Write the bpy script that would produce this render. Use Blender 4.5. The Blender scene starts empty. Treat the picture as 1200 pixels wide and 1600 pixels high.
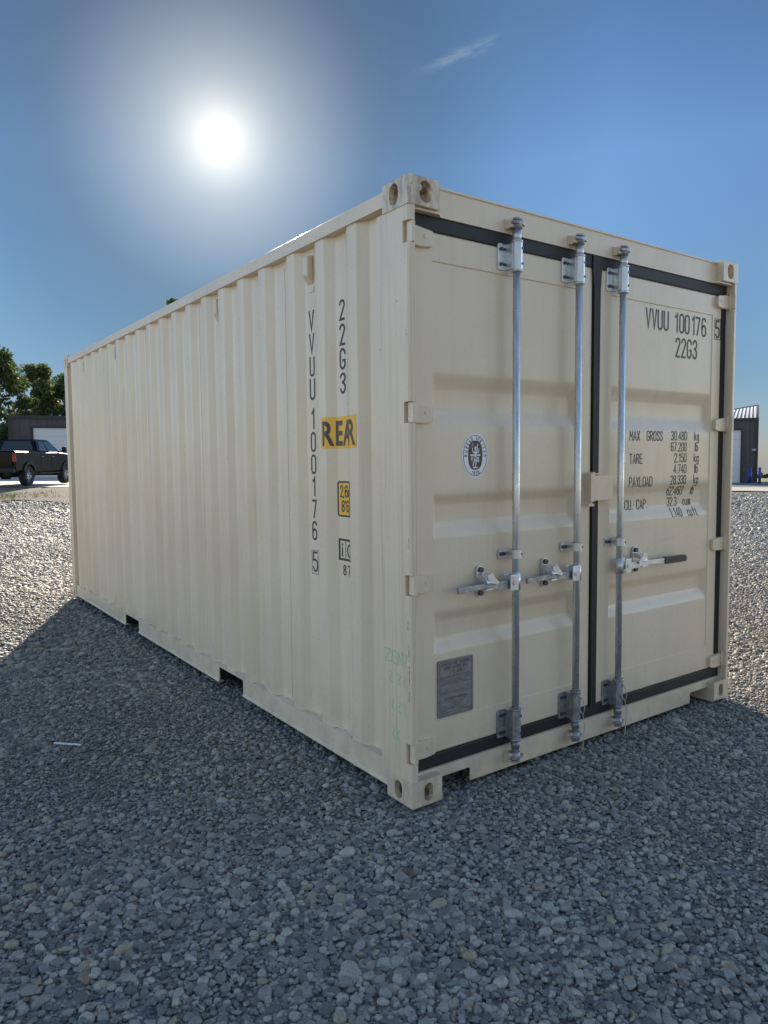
import bpy, bmesh, math, random
import numpy as np
from mathutils import Vector, Matrix

PI = math.pi
R = math.radians
scene = bpy.context.scene
COL = scene.collection
random.seed(7)
rng = np.random.default_rng(11)

# ------------------------------------------------------------------ camera
CAM = Vector((-1.79546, -2.33667, 1.46434))
yaw, pitch, roll = 0.618899, -0.0714364, -0.0095807
f_ = Vector((math.cos(pitch)*math.sin(yaw), math.cos(pitch)*math.cos(yaw), math.sin(pitch)))
r_ = Vector((math.cos(yaw), -math.sin(yaw), 0))
u_ = r_.cross(f_)
r2 = r_*math.cos(roll) + u_*math.sin(roll)
u2 = -r_*math.sin(roll) + u_*math.cos(roll)
cam_d = bpy.data.cameras.new('camera')
cam = bpy.data.objects.new('camera', cam_d)
COL.objects.link(cam)
cam.matrix_world = Matrix(((r2.x, u2.x, -f_.x, CAM.x), (r2.y, u2.y, -f_.y, CAM.y), (r2.z, u2.z, -f_.z, CAM.z), (0, 0, 0, 1)))
cam_d.sensor_fit = 'VERTICAL'
cam_d.sensor_height = 24.0
cam_d.lens = 24.0*1139.546/1600
cam_d.clip_start = 0.05
cam_d.clip_end = 9000
scene.camera = cam

# ------------------------------------------------------------------ light
SUN_EL, SUN_AZ = R(22.60), R(23.42)          # azimuth from +Y towards +X
sund = Vector((math.cos(SUN_EL)*math.sin(SUN_AZ), math.cos(SUN_EL)*math.cos(SUN_AZ), math.sin(SUN_EL)))
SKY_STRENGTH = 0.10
SUN_STRENGTH = 5.0
EXPOSURE = 1.0
scene.view_settings.view_transform = 'Standard'
scene.view_settings.look = 'None'
scene.view_settings.gamma = 1
scene.view_settings.exposure = EXPOSURE

world = bpy.data.worlds.new("World")
scene.world = world
world.use_nodes = True
wt = world.node_tree
wt.nodes.clear()


class NT:
    """small helper to write node trees"""
    def __init__(self, tree):
        self.t = tree

    def n(self, typ, props=None, **ins):
        nd = self.t.nodes.new(typ)
        for k, v in (props or {}).items():
            setattr(nd, k, v)
        for k, v in ins.items():
            key = k
            if k.startswith('i') and k[1:].isdigit():
                key = int(k[1:])
            else:
                key = k.replace('_', ' ')
            self.set(nd.inputs[key], v)
        return nd

    def set(self, sock, v):
        if isinstance(v, bpy.types.NodeSocket):
            self.t.links.new(v, sock)
        elif isinstance(v, bpy.types.Node):
            self.t.links.new(v.outputs[0], sock)
        else:
            sock.default_value = v

    def math(self, op, a, b=0.0, c=0.0, clamp=False):
        nd = self.t.nodes.new('ShaderNodeMath')
        nd.operation = op
        nd.use_clamp = clamp
        for i, v in enumerate((a, b, c)):
            self.set(nd.inputs[i], v)
        return nd.outputs[0]

    def dot(self, a, v):
        nd = self.t.nodes.new('ShaderNodeVectorMath')
        nd.operation = 'DOT_PRODUCT'
        self.set(nd.inputs[0], a)
        nd.inputs[1].default_value = v
        return nd.outputs['Value']

    def ramp(self, fac, stops, interp='LINEAR'):
        nd = self.t.nodes.new('ShaderNodeValToRGB')
        nd.color_ramp.interpolation = interp
        el = nd.color_ramp.elements
        while len(el) < len(stops):
            el.new(0.5)
        for e, (p, c) in zip(el, stops):
            e.position = p
            if not hasattr(c, '__len__'):
                c = (c, c, c)
            e.color = (*c[:3], 1)
        self.set(nd.inputs[0], fac)
        return nd.outputs[0]

    def mix(self, fac, a, b, mode='MIX'):
        nd = self.t.nodes.new('ShaderNodeMix')
        nd.data_type = 'RGBA'
        nd.blend_type = mode
        self.set(nd.inputs[0], fac)
        for s, v in ((nd.inputs[6], a), (nd.inputs[7], b)):
            if isinstance(v, tuple) and len(v) == 3:
                v = (*v, 1)
            self.set(s, v)
        return nd.outputs[2]

    def noise(self, vec, scale, detail=4, rough=0.55, dist=0.0):
        nd = self.t.nodes.new('ShaderNodeTexNoise')
        self.set(nd.inputs['Vector'], vec)
        nd.inputs['Scale'].default_value = scale
        nd.inputs['Detail'].default_value = detail
        nd.inputs['Roughness'].default_value = rough
        nd.inputs['Distortion'].default_value = dist
        return nd.outputs[0]

    def mapping(self, vec, loc=(0, 0, 0), rot=(0, 0, 0), scale=(1, 1, 1)):
        nd = self.t.nodes.new('ShaderNodeMapping')
        self.set(nd.inputs[0], vec)
        nd.inputs['Location'].default_value = loc
        nd.inputs['Rotation'].default_value = rot
        nd.inputs['Scale'].default_value = scale
        return nd.outputs[0]


W = NT(wt)
sky = W.n('ShaderNodeTexSky', dict(sky_type='NISHITA', sun_disc=False, sun_elevation=SUN_EL, sun_rotation=SUN_AZ,
                                   altitude=300, air_density=1.0, dust_density=0.3, ozone_density=3.5))
tc = W.n('ShaderNodeTexCoord')
dirv = tc.outputs['Generated']
cosang = W.dot(dirv, sund)
ang = W.math('ARCCOSINE', W.math('MINIMUM', cosang, 0.9999999))     # radians from the sun


def gauss(a, sigma, amp):
    q = W.math('DIVIDE', a, sigma)
    return W.math('MULTIPLY', W.math('EXPONENT', W.math('MULTIPLY', W.math('MULTIPLY', q, q), -1.0)), amp)


core = gauss(ang, 0.0120, 14.0)
halo = W.math('ADD', gauss(ang, 0.042, 2.8), gauss(ang, 0.116, 2.1))
wide = gauss(ang, 0.27, 0.38)
# sky dimmed near the sun, out-of-view band brightened by hand to light the container
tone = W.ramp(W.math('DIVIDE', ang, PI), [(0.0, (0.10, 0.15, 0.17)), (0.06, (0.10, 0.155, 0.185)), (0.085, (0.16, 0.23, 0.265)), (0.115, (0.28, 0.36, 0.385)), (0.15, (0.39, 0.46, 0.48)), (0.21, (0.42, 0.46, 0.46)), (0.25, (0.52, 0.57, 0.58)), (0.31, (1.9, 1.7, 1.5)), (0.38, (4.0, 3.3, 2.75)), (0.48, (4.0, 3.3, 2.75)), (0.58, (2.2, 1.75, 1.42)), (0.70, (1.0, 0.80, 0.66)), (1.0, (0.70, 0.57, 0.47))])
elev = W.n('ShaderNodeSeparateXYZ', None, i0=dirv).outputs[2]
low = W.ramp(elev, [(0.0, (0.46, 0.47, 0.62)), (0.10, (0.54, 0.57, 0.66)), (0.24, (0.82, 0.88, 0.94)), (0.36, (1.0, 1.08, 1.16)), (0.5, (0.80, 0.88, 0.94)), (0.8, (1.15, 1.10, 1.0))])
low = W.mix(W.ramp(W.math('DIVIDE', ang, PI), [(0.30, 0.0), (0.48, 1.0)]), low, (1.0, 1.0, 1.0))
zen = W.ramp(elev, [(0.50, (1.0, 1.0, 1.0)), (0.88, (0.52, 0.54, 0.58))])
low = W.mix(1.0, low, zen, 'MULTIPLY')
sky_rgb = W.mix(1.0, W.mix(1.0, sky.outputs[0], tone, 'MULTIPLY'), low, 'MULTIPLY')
glow = W.n('ShaderNodeVectorMath', dict(operation='SCALE'))
glow.inputs[0].default_value = (1.0, 0.91, 0.73)
W.set(glow.inputs['Scale'], W.math('ADD', core, halo))
glow2 = W.n('ShaderNodeVectorMath', dict(operation='SCALE'))
glow2.inputs[0].default_value = (0.85, 0.97, 1.15)
W.set(glow2.inputs['Scale'], wide)
# one thin wisp of high cloud, laid out by direction
ca, cb = Vector((0.561, 0.688, 0.46)).normalized(), Vector((0.640, 0.598, 0.483)).normalized()
cm = (ca+cb).normalized()
al = (cb-ca).normalized()
pp = cm.cross(al).normalized()
uu = W.dot(dirv, al)
vv = W.math('SUBTRACT', W.dot(dirv, pp), cm.dot(pp))
cmap = W.n('ShaderNodeCombineXYZ', None, i0=W.math('MULTIPLY', uu, 9.0), i1=W.math('MULTIPLY', vv, 45.0))
cn = W.noise(cmap.outputs[0], 2.3, 6, 0.6, 0.8)
eu = W.math('DIVIDE', W.math('ADD', uu, 0.020), 0.036)
ev = W.math('DIVIDE', W.math('ADD', vv, W.math('MULTIPLY', uu, 0.05)), 0.0060)
env = W.math('EXPONENT', W.math('MULTIPLY', W.math('ADD', W.math('MULTIPLY', eu, eu), W.math('MULTIPLY', ev, ev)), -1.0))
cl = W.math('MULTIPLY', env, W.math('MULTIPLY', W.math('SUBTRACT', cn, 0.40), 2.2, clamp=False))
cl = W.math('MINIMUM', W.math('MAXIMUM', cl, 0.0), 0.24)
cloud_rgb = W.mix(cl, sky_rgb, (2.3, 2.7, 3.3))
s1 = W.n('ShaderNodeVectorMath', dict(operation='ADD'), i0=cloud_rgb, i1=glow.outputs[0])
s2 = W.n('ShaderNodeVectorMath', dict(operation='ADD'), i0=s1.outputs[0], i1=glow2.outputs[0])
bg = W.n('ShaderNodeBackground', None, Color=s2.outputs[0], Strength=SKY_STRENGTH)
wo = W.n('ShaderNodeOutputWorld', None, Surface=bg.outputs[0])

sl = bpy.data.lights.new('sun', 'SUN')
sl.energy = SUN_STRENGTH
sl.angle = R(0.53)
sl.color = (1.0, 0.88, 0.71)
so = bpy.data.objects.new('sun', sl)
so.rotation_euler = sund.to_track_quat('Z', 'Y').to_euler()
so.location = (0, 0, 30)
COL.objects.link(so)


# ------------------------------------------------------------------ materials
def mat(name, col=(0.5, 0.5, 0.5), rough=0.5, metal=0.0, spec=0.5):
    m = bpy.data.materials.new(name)
    m.use_nodes = True
    t = NT(m.node_tree)
    b = m.node_tree.nodes['Principled BSDF']
    b.inputs['Base Color'].default_value = (*col, 1)
    b.inputs['Roughness'].default_value = rough
    b.inputs['Metallic'].default_value = metal
    b.inputs['Specular IOR Level'].default_value = spec
    return m, t, b


def bump(t, b, h, strength=0.3, dist=0.01):
    n = t.n('ShaderNodeBump', None, Strength=strength, Distance=dist, Height=h)
    t.set(b.inputs['Normal'], n.outputs[0])
    return n


def pos(t):
    return t.n('ShaderNodeNewGeometry').outputs['Position']


def paint_mat(name, col, dirt=0.25, rust=0.0, wavy=1.0, hair=0.30):
    """satin container paint: vertical streaks, faint rubs, low wide dents, specks of rust"""
    m, t, b = mat(name, col, 0.42)
    P = pos(t)
    vs = t.noise(t.mapping(P, scale=(24, 24, 0.9)), 1.0, 5, 0.6)
    big = t.noise(t.mapping(P, scale=(1.3, 1.3, 0.8)), 1.0, 4, 0.55)
    fine = t.noise(P, 55, 3, 0.6)
    dark = tuple(c*k for c, k in zip(col, (0.78, 0.75, 0.70)))
    lite = tuple(min(1, c*k) for c, k in zip(col, (1.07, 1.07, 1.09)))
    c = t.mix(t.ramp(big, [(0.3, 0.0), (0.7, 1.0)]), tuple(x*k for x, k in zip(col, (0.95, 0.93, 0.89))), lite)
    chk = t.noise(P, 6.5, 7, 0.72)          # chalky rub marks
    c = t.mix(t.math('MULTIPLY', t.ramp(chk, [(0.52, 0.0), (0.70, 1.0)]), 0.22), c, (0.66, 0.60, 0.50))
    scf = t.noise(t.mapping(P, rot=(0.3, 0.9, 0.4), scale=(3, 60, 22)), 1.0, 3, 0.5)
    c = t.mix(t.math('MULTIPLY', t.math('MULTIPLY', t.ramp(scf, [(0.69, 0.0), (0.72, 1.0)]), t.ramp(big, [(0.5, 0.0), (0.6, 1.0)])), 0.35), c, tuple(x*0.62 for x in col))
    c = t.mix(t.math('MULTIPLY', t.ramp(vs, [(0.52, 0.0), (0.74, 1.0)]), dirt), c, dark)
    # hairline cracks in the coating, running down
    hl = t.noise(t.mapping(P, scale=(150, 150, 1.4)), 1.0, 2, 0.5)
    c = t.mix(t.math('MULTIPLY', t.ramp(hl, [(0.78-0.25*hair, 0.0), (0.80-0.25*hair, 1.0)]), 0.15+0.5*hair), c, tuple(x*0.5 for x in col))
    # specks
    v = t.n('ShaderNodeTexVoronoi', dict(feature='F1'), Vector=P, Scale=9.0)
    sep = t.n('ShaderNodeSeparateColor', None, i0=v.outputs['Color'])
    spk = t.math('MULTIPLY', t.math('LESS_THAN', v.outputs['Distance'], 0.030), t.math('LESS_THAN', sep.outputs[0], 0.16))
    c = t.mix(t.math('MULTIPLY', spk, 0.85), c, (0.07, 0.04, 0.03))
    # splash dirt close to the ground
    z = t.n('ShaderNodeSeparateXYZ', None, i0=P).outputs[2]
    low = t.math('MULTIPLY', t.math('SUBTRACT', 1.0, t.math('DIVIDE', z, 0.32), clamp=True), t.ramp(t.noise(P, 9, 6, 0.65), [(0.40, 0.0), (0.75, 0.65)]))
    c = t.mix(low, c, (0.30, 0.27, 0.22))
    if rust > 0:
        rn = t.noise(t.mapping(P, scale=(26, 26, 5)), 1.0, 7, 0.7)
        c = t.mix(t.math('MULTIPLY', t.ramp(rn, [(0.50-0.08*rust, 0.0), (0.60, 1.0)]), min(1.0, 0.75*rust)), c, (0.24, 0.19, 0.145))
        rn2 = t.noise(P, 70, 4, 0.6)
        c = t.mix(t.math('MULTIPLY', t.ramp(rn2, [(0.58, 0.0), (0.66, 1.0)]), 0.6*rust), c, (0.12, 0.07, 0.045))
    t.set(b.inputs['Base Color'], c)
    rr = t.ramp(fine, [(0.2, 0.24), (0.8, 0.37)])
    t.set(b.inputs['Roughness'], rr)
    h = t.math('ADD', t.math('MULTIPLY', t.noise(P, 2.2, 2, 0.5), 1.7*wavy), t.math('MULTIPLY', t.noise(P, 180, 2, 0.5), 0.012))
    h = t.math('ADD', h, t.math('MULTIPLY', t.noise(t.mapping(P, scale=(60, 60, 2)), 1.0, 2, 0.5), 0.015))
    bump(t, b, h, 0.55, 0.012)
    return m


BEIGE = (0.725, 0.598, 0.447)
M = {}
M['paint'] = paint_mat('beige_paint', BEIGE)
M['post'] = paint_mat('beige_paint_post', BEIGE, dirt=0.6, wavy=0.5, hair=0.62)
M['cast'] = paint_mat('beige_paint_casting', BEIGE, dirt=0.4, rust=0.35, wavy=0.3)
M['worn'] = paint_mat('worn_beige_paint', BEIGE, dirt=0.6, rust=0.9, wavy=0.3)
M['hard'] = paint_mat('beige_paint_hardware', tuple(c*0.97 for c in BEIGE), dirt=0.3, rust=0.12, wavy=0.2)

m, t, b = mat('galvanised_steel', (0.55, 0.57, 0.60), 0.33, 0.7)
P = pos(t)
n1 = t.noise(t.mapping(P, scale=(60, 60, 8)), 1.0, 4)
t.set(b.inputs['Base Color'], t.ramp(n1, [(0.3, (0.52, 0.53, 0.54)), (0.7, (0.76, 0.765, 0.76))]))
t.set(b.inputs['Roughness'], t.ramp(t.noise(P, 40, 3), [(0.3, 0.24), (0.7, 0.42)]))
bump(t, b, t.noise(P, 220, 2), 0.15, 0.002)
M['galv'] = m
m, t, b = mat('dull_zinc', (0.34, 0.35, 0.37), 0.5, 0.75)
P = pos(t)
t.set(b.inputs['Base Color'], t.ramp(t.noise(P, 45, 4), [(0.3, (0.22, 0.225, 0.235)), (0.7, (0.46, 0.47, 0.49))]))
bump(t, b, t.noise(P, 260, 2), 0.3, 0.002)
M['zinc'] = m
M['bolt'] = mat('bolt_steel', (0.09, 0.09, 0.10), 0.45, 0.8)[0]
m, t, b = mat('rubber', (0.013, 0.012, 0.013), 0.62)
bump(t, b, t.noise(pos(t), 30, 4), 0.3, 0.006)
M['rubber'] = m
M['grip'] = mat('black_vinyl', (0.012, 0.012, 0.013), 0.38)[0]
M['ink'] = mat('black_lettering', (0.018, 0.020, 0.024), 0.5)[0]
M['inside'] = mat('shaded_steel', (0.022, 0.019, 0.018), 0.85)[0]  # near-black: the shade inside the fork pockets is put into the colour
M['yellow'] = mat('yellow_film', (0.88, 0.46, 0.03), 0.42)[0]
M['white'] = mat('white_film', (0.78, 0.78, 0.80), 0.35)[0]
M['black'] = mat('black_film', (0.035, 0.030, 0.030), 0.4)[0]
m, t, b = mat('plate_metal', (0.26, 0.25, 0.24), 0.48, 0.35)
t.set(b.inputs['Base Color'], t.ramp(t.noise(t.mapping(pos(t), scale=(20, 20, 60)), 1.0, 5), [(0.3, (0.20, 0.19, 0.185)), (0.7, (0.30, 0.29, 0.28))]))
M['plate'] = m
M['plate_ink'] = mat('plate_print', (0.05, 0.05, 0.05), 0.6)[0]
M['chalk'] = mat('green_chalk', (0.30, 0.62, 0.36), 0.9)[0]
M['scratch'] = mat('bare_scratch', (0.06, 0.045, 0.04), 0.7)[0]
M['tie'] = mat('wire_seal', (0.45, 0.44, 0.42), 0.5)[0]
m, t, b = mat('roof_steel_paint', BEIGE, 0.4)
M['roof'] = m


# ------------------------------------------------------------------ mesh helpers
def obj(name, bm, material, parent=None, smooth=False, recalc=True):
    if recalc:
        bmesh.ops.recalc_face_normals(bm, faces=bm.faces)
    me = bpy.data.meshes.new(name)
    bm.to_mesh(me)
    bm.free()
    ms = material if isinstance(material, (list, tuple)) else [material]
    for x in ms:
        me.materials.append(x)
    if smooth:
        me.polygons.foreach_set('use_smooth', [True]*len(me.polygons))
    o = bpy.data.objects.new(name, me)
    COL.objects.link(o)
    if parent:
        o.parent = parent
    return o


def soften(o, deg=25):
    me = o.data
    me.polygons.foreach_set('use_smooth', [True]*len(me.polygons))
    me.set_sharp_from_angle(angle=R(deg))


def tag(o, label=None, cat=None, group=None, kind=None):
    for k, v in (('label', label), ('category', cat), ('group', group), ('kind', kind)):
        if v:
            o[k] = v
    return o


def empty(name, loc=(0, 0, 0), rz=0.0):
    o = bpy.data.objects.new(name, None)
    o.location = loc
    o.rotation_euler = (0, 0, rz)
    o.empty_display_size = 0.3
    COL.objects.link(o)
    return o


def B():
    return bmesh.new()


def box(bm, x0, x1, y0, y1, z0, z1, bev=0.0, mi=0, M4=None, seg=2):
    vs = [bm.verts.new((x, y, z)) for x in (x0, x1) for y in (y0, y1) for z in (z0, z1)]
    q = [(0, 1, 3, 2), (4, 6, 7, 5), (0, 4, 5, 1), (2, 3, 7, 6), (0, 2, 6, 4), (1, 5, 7, 3)]
    fs = [bm.faces.new([vs[i] for i in f]) for f in q]
    for f in fs:
        f.material_index = mi
    if M4 is not None:
        bmesh.ops.transform(bm, matrix=M4, verts=vs)
    if bev > 0:
        es = list({e for f in fs for e in f.edges})
        r = bmesh.ops.bevel(bm, geom=es, offset=bev, segments=seg, affect='EDGES', profile=0.6, clamp_overlap=True)
        for f in r['faces']:
            f.material_index = mi
    return vs


def prism(bm, pts, axis, a0, a1, mi=0, bev=0.0):
    """extrude a 2D outline; axis is the extrude axis, pts the other two coordinates in xyz order"""
    def mk(p, a):
        if axis == 'x':
            return (a, p[0], p[1])
        if axis == 'y':
            return (p[0], a, p[1])
        return (p[0], p[1], a)
    A = [bm.verts.new(mk(p, a0)) for p in pts]
    C = [bm.verts.new(mk(p, a1)) for p in pts]
    n = len(pts)
    fs = [bm.faces.new(A), bm.faces.new(C[::-1])]
    for i in range(n):
        fs.append(bm.faces.new((A[i], C[i], C[(i+1) % n], A[(i+1) % n])))
    for f in fs:
        f.material_index = mi
    if bev > 0:
        es = [e for e in {e for f in fs[:2] for e in f.edges}]
        bmesh.ops.bevel(bm, geom=es, offset=bev, segments=2, affect='EDGES', profile=0.6, clamp_overlap=True)
    return A+C


def cyl(bm, p0, p1, r0, r1=None, seg=16, mi=0, cap=True):
    p0, p1 = Vector(p0), Vector(p1)
    if r1 is None:
        r1 = r0
    d = (p1-p0).normalized()
    a = d.orthogonal().normalized()
    c = d.cross(a)
    A, C = [], []
    for i in range(seg):
        t_ = 2*PI*i/seg
        o = a*math.cos(t_)+c*math.sin(t_)
        A.append(bm.verts.new(p0+o*r0))
        C.append(bm.verts.new(p1+o*r1))
    for i in range(seg):
        f = bm.faces.new((A[i], A[(i+1) % seg], C[(i+1) % seg], C[i]))
        f.smooth = True
        f.material_index = mi
    if cap:
        for L in (A[::-1], C):
            f = bm.faces.new(L)
            f.material_index = mi


def tube(bm, pts, r, seg=8, mi=0):
    pts = [Vector(p) for p in pts]
    rs = r if isinstance(r, (list, tuple)) else [r]*len(pts)
    rings = []
    prev = None
    for i, p in enumerate(pts):
        d = (pts[min(i+1, len(pts)-1)]-pts[max(i-1, 0)]).normalized()
        a = d.orthogonal().normalized() if prev is None else (prev-d*prev.dot(d)).normalized()
        prev = a
        c = d.cross(a)
        rings.append([bm.verts.new(p+(a*math.cos(2*PI*k/seg)+c*math.sin(2*PI*k/seg))*rs[i]) for k in range(seg)])
    for A, C in zip(rings, rings[1:]):
        for k in range(seg):
            f = bm.faces.new((A[k], A[(k+1) % seg], C[(k+1) % seg], C[k]))
            f.smooth = True
            f.material_index = mi
    for L in (rings[0][::-1], rings[-1]):
        f = bm.faces.new(L)
        f.material_index = mi


def stadium(cx, cz, w, h, n=10):
    """capsule outline, long axis vertical when h > w"""
    r = min(w, h)/2
    pts = []
    if h >= w:
        for s, base in ((1, 0), (-1, PI)):
            for i in range(n+1):
                a = base+PI*i/n
                pts.append((cx+r*math.cos(a), cz+s*(h/2-r)+r*math.sin(a)))
    else:
        for s, base in ((1, -PI/2), (-1, PI/2)):
            for i in range(n+1):
                a = base+PI*i/n
                pts.append((cx+s*(w/2-r)+r*math.cos(a), cz+r*math.sin(a)))
    return pts


def rrect(x0, x1, y0, y1, r, n=5):
    pts = []
    for cx, cy, b0 in ((x1-r, y1-r, 0), (x0+r, y1-r, PI/2), (x0+r, y0+r, PI), (x1-r, y0+r, 1.5*PI)):
        for i in range(n+1):
            a = b0+PI/2*i/n
            pts.append((cx+r*math.cos(a), cy+r*math.sin(a)))
    return pts


def boolean(base, cutters, name, material, parent):
    """base, cutters: bmeshes; returns a linked object with the real cut mesh"""
    o = obj('tmp_base', base, material)
    cs = []
    for c in cutters:
        k = obj('tmp_cut', c, material)
        md = o.modifiers.new('cut', 'BOOLEAN')
        md.operation = 'DIFFERENCE'
        md.solver = 'EXACT'
        md.object = k
        cs.append(k)
    dg = bpy.context.evaluated_depsgraph_get()
    me = bpy.data.meshes.new_from_object(o.evaluated_get(dg))
    me.name = name
    old = o.data
    for k in cs+[o]:
        d = k.data
        bpy.data.objects.remove(k)
        bpy.data.meshes.remove(d)
    r = bpy.data.objects.new(name, me)
    COL.objects.link(r)
    r.parent = parent
    return r


# ------------------------------------------------------------------ terrain
NX, NY = 0.488, 0.873          # normal of the far road; t runs along the road
TX, TY = 0.873, -0.488


def sm(x):
    x = np.clip(x, 0, 1)
    return x*x*(3-2*x)


def terrain(x, y):
    x = np.asarray(x, float)
    y = np.asarray(y, float)
    s = x*NX+y*NY
    t_ = x*TX+y*TY
    zr = np.clip(0.193-0.0197*t_, -0.75, 0.75)
    z = zr*sm((s-20.0)/8.8)
    d = np.sqrt((x-1.2)**2+(y-3.0)**2)
    fade = sm((d-3.5)/4.0)
    z = z+fade*0.018*(np.sin(x*0.9+1.3)*np.sin(y*0.7)+0.6*np.sin(x*0.31-y*0.43))
    far = np.maximum(0, np.sqrt(x*x+y*y)-58)
    return z-0.0262*far


def ter(x, y):
    return float(terrain(x, y))


m, t, b = mat('gravel_ground', (0.2, 0.2, 0.2), 0.75)
P = pos(t)
sx = t.n('ShaderNodeSeparateXYZ', None, i0=P)
v1 = t.n('ShaderNodeTexVoronoi', dict(feature='F1'), Vector=P, Scale=42.0)
v2 = t.n('ShaderNodeTexVoronoi', dict(feature='F1'), Vector=P, Scale=19.0)
sepc = t.n('ShaderNodeSeparateColor', None, i0=v1.outputs['Color'])
stone = t.ramp(sepc.outputs[0], [(0.0, (0.13, 0.13, 0.135)), (0.45, (0.24, 0.235, 0.23)), (0.8, (0.34, 0.33, 0.31)), (0.93, (0.40, 0.37, 0.32)), (1.0, (0.16, 0.09, 0.075))])
sepd = t.n('ShaderNodeSeparateColor', None, i0=v2.outputs['Color'])
stone2 = t.ramp(sepd.outputs[0], [(0.0, (0.14, 0.145, 0.155)), (0.5, (0.215, 0.215, 0.22)), (1.0, (0.32, 0.305, 0.28))])
stone = t.mix(0.4, stone, stone2)
stone = t.mix(t.math('MULTIPLY', t.ramp(t.noise(P, 0.35, 5), [(0.4, 0.0), (0.7, 1.0)]), 0.35), stone, (0.26, 0.245, 0.22))
sdist = t.math('ADD', t.math('MULTIPLY', sx.outputs[0], NX), t.math('MULTIPLY', sx.outputs[1], NY))
gn = t.noise(P, 0.05, 6, 0.6)
grass = t.ramp(t.noise(P, 0.02, 5), [(0.3, (0.10, 0.13, 0.03)), (0.5, (0.22, 0.24, 0.06)), (0.75, (0.30, 0.29, 0.10))])
gm = t.ramp(t.math('ADD', t.math('DIVIDE', sdist, 400.0), t.math('MULTIPLY', t.math('SUBTRACT', gn, 0.5), 0.01)), [(0.150, 0.0), (0.156, 1.0)])
t.set(b.inputs['Base Color'], t.mix(gm, stone, grass))
hh = t.math('ADD', t.math('MULTIPLY', v1.outputs['Distance'], -0.8), t.math('MULTIPLY', v2.outputs['Distance'], -1.0))
bump(t, b, hh, 1.0, 0.035)
M['ground'] = m

# one sheet out to the horizon
ax = np.concatenate([-np.geomspace(4000, 30, 26), np.linspace(-28, 64, 93), np.geomspace(68, 4000, 26)])
X, Y = np.meshgrid(ax, ax, indexing='ij')
Z = terrain(X, Y)-0.012
n = len(ax)
me = bpy.data.meshes.new('ground')
idx = np.arange(n*n).reshape(n, n)
quads = np.stack([idx[:-1, :-1], idx[1:, :-1], idx[1:, 1:], idx[:-1, 1:]], -1).reshape(-1, 4)
me.from_pydata(np.stack([X, Y, Z], -1).reshape(-1, 3).tolist(), [], quads.tolist())
me.polygons.foreach_set('use_smooth', [True]*len(me.polygons))
me.materials.append(M['ground'])
g = bpy.data.objects.new('ground', me)
COL.objects.link(g)
g['kind'] = 'structure'


def sheet(name, s0, s1, t0, t1, lift, material, ds=1.0, dt=2.0, jag=0.0):
    """a ground sheet in road coordinates laid over the terrain"""
    ns, nt = max(2, int((s1-s0)/ds)+1), max(2, int((t1-t0)/dt)+1)
    vs, fs = [], []
    for i in range(ns):
        for j in range(nt):
            tt = t0+(t1-t0)*j/(nt-1)
            a0 = s0+jag*(math.sin(tt*1.7)+math.sin(tt*0.61+2)+0.6*math.sin(tt*4.1))
            s = a0+(s1-a0)*i/(ns-1)
            x, y = s*NX+tt*TX, s*NY+tt*TY
            vs.append((x, y, ter(x, y)+lift))
    for i in range(ns-1):
        for j in range(nt-1):
            fs.append((i*nt+j, i*nt+j+1, (i+1)*nt+j+1, (i+1)*nt+j))
    me = bpy.data.meshes.new(name)
    me.from_pydata(vs, [], fs)
    me.materials.append(material)
    o = bpy.data.objects.new(name, me)
    COL.objects.link(o)
    o['kind'] = 'structure'
    return o


m, t, b = mat('concrete', (0.42, 0.39, 0.34), 0.85)
P = pos(t)
t.set(b.inputs['Base Color'], t.ramp(t.noise(P, 1.3, 8, 0.65), [(0.3, (0.33, 0.305, 0.265)), (0.7, (0.48, 0.45, 0.39))]))
bump(t, b, t.noise(P, 30, 4), 0.3, 0.01)
M['concrete'] = m
m, t, b = mat('shaded_paving', (0.06, 0.06, 0.065), 0.8)  # dark tone stands in for the shed's shadow on the paving
P = pos(t)
t.set(b.inputs['Base Color'], t.ramp(t.noise(P, 2.0, 8, 0.65), [(0.3, (0.085, 0.085, 0.09)), (0.7, (0.13, 0.13, 0.135))]))
M['shaded_paving'] = m
m, t, b = mat('dirt', (0.13, 0.10, 0.07), 0.95)
P = pos(t)
t.set(b.inputs['Base Color'], t.ramp(t.noise(P, 2.5, 9, 0.7), [(0.3, (0.085, 0.07, 0.055)), (0.55, (0.16, 0.135, 0.105)), (0.75, (0.27, 0.245, 0.20))]))
bump(t, b, t.noise(P, 7, 8, 0.7), 0.9, 0.08)
M['dirt'] = m
sheet('dirt_verge', 23.0, 29.2, -40, 6, 0.030, M['dirt'], 0.6, 0.5, jag=0.35)
sheet('concrete_road', 29.0, 35.4, -60, 90, 0.045, M['concrete'])
sheet('concrete_apron', 35.4, 48.0, -40, 2, 0.046, M['concrete'])
sheet('shaded_yard', 35.4, 54.0, 2, 60, 0.040, M['shaded_paving'])

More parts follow.
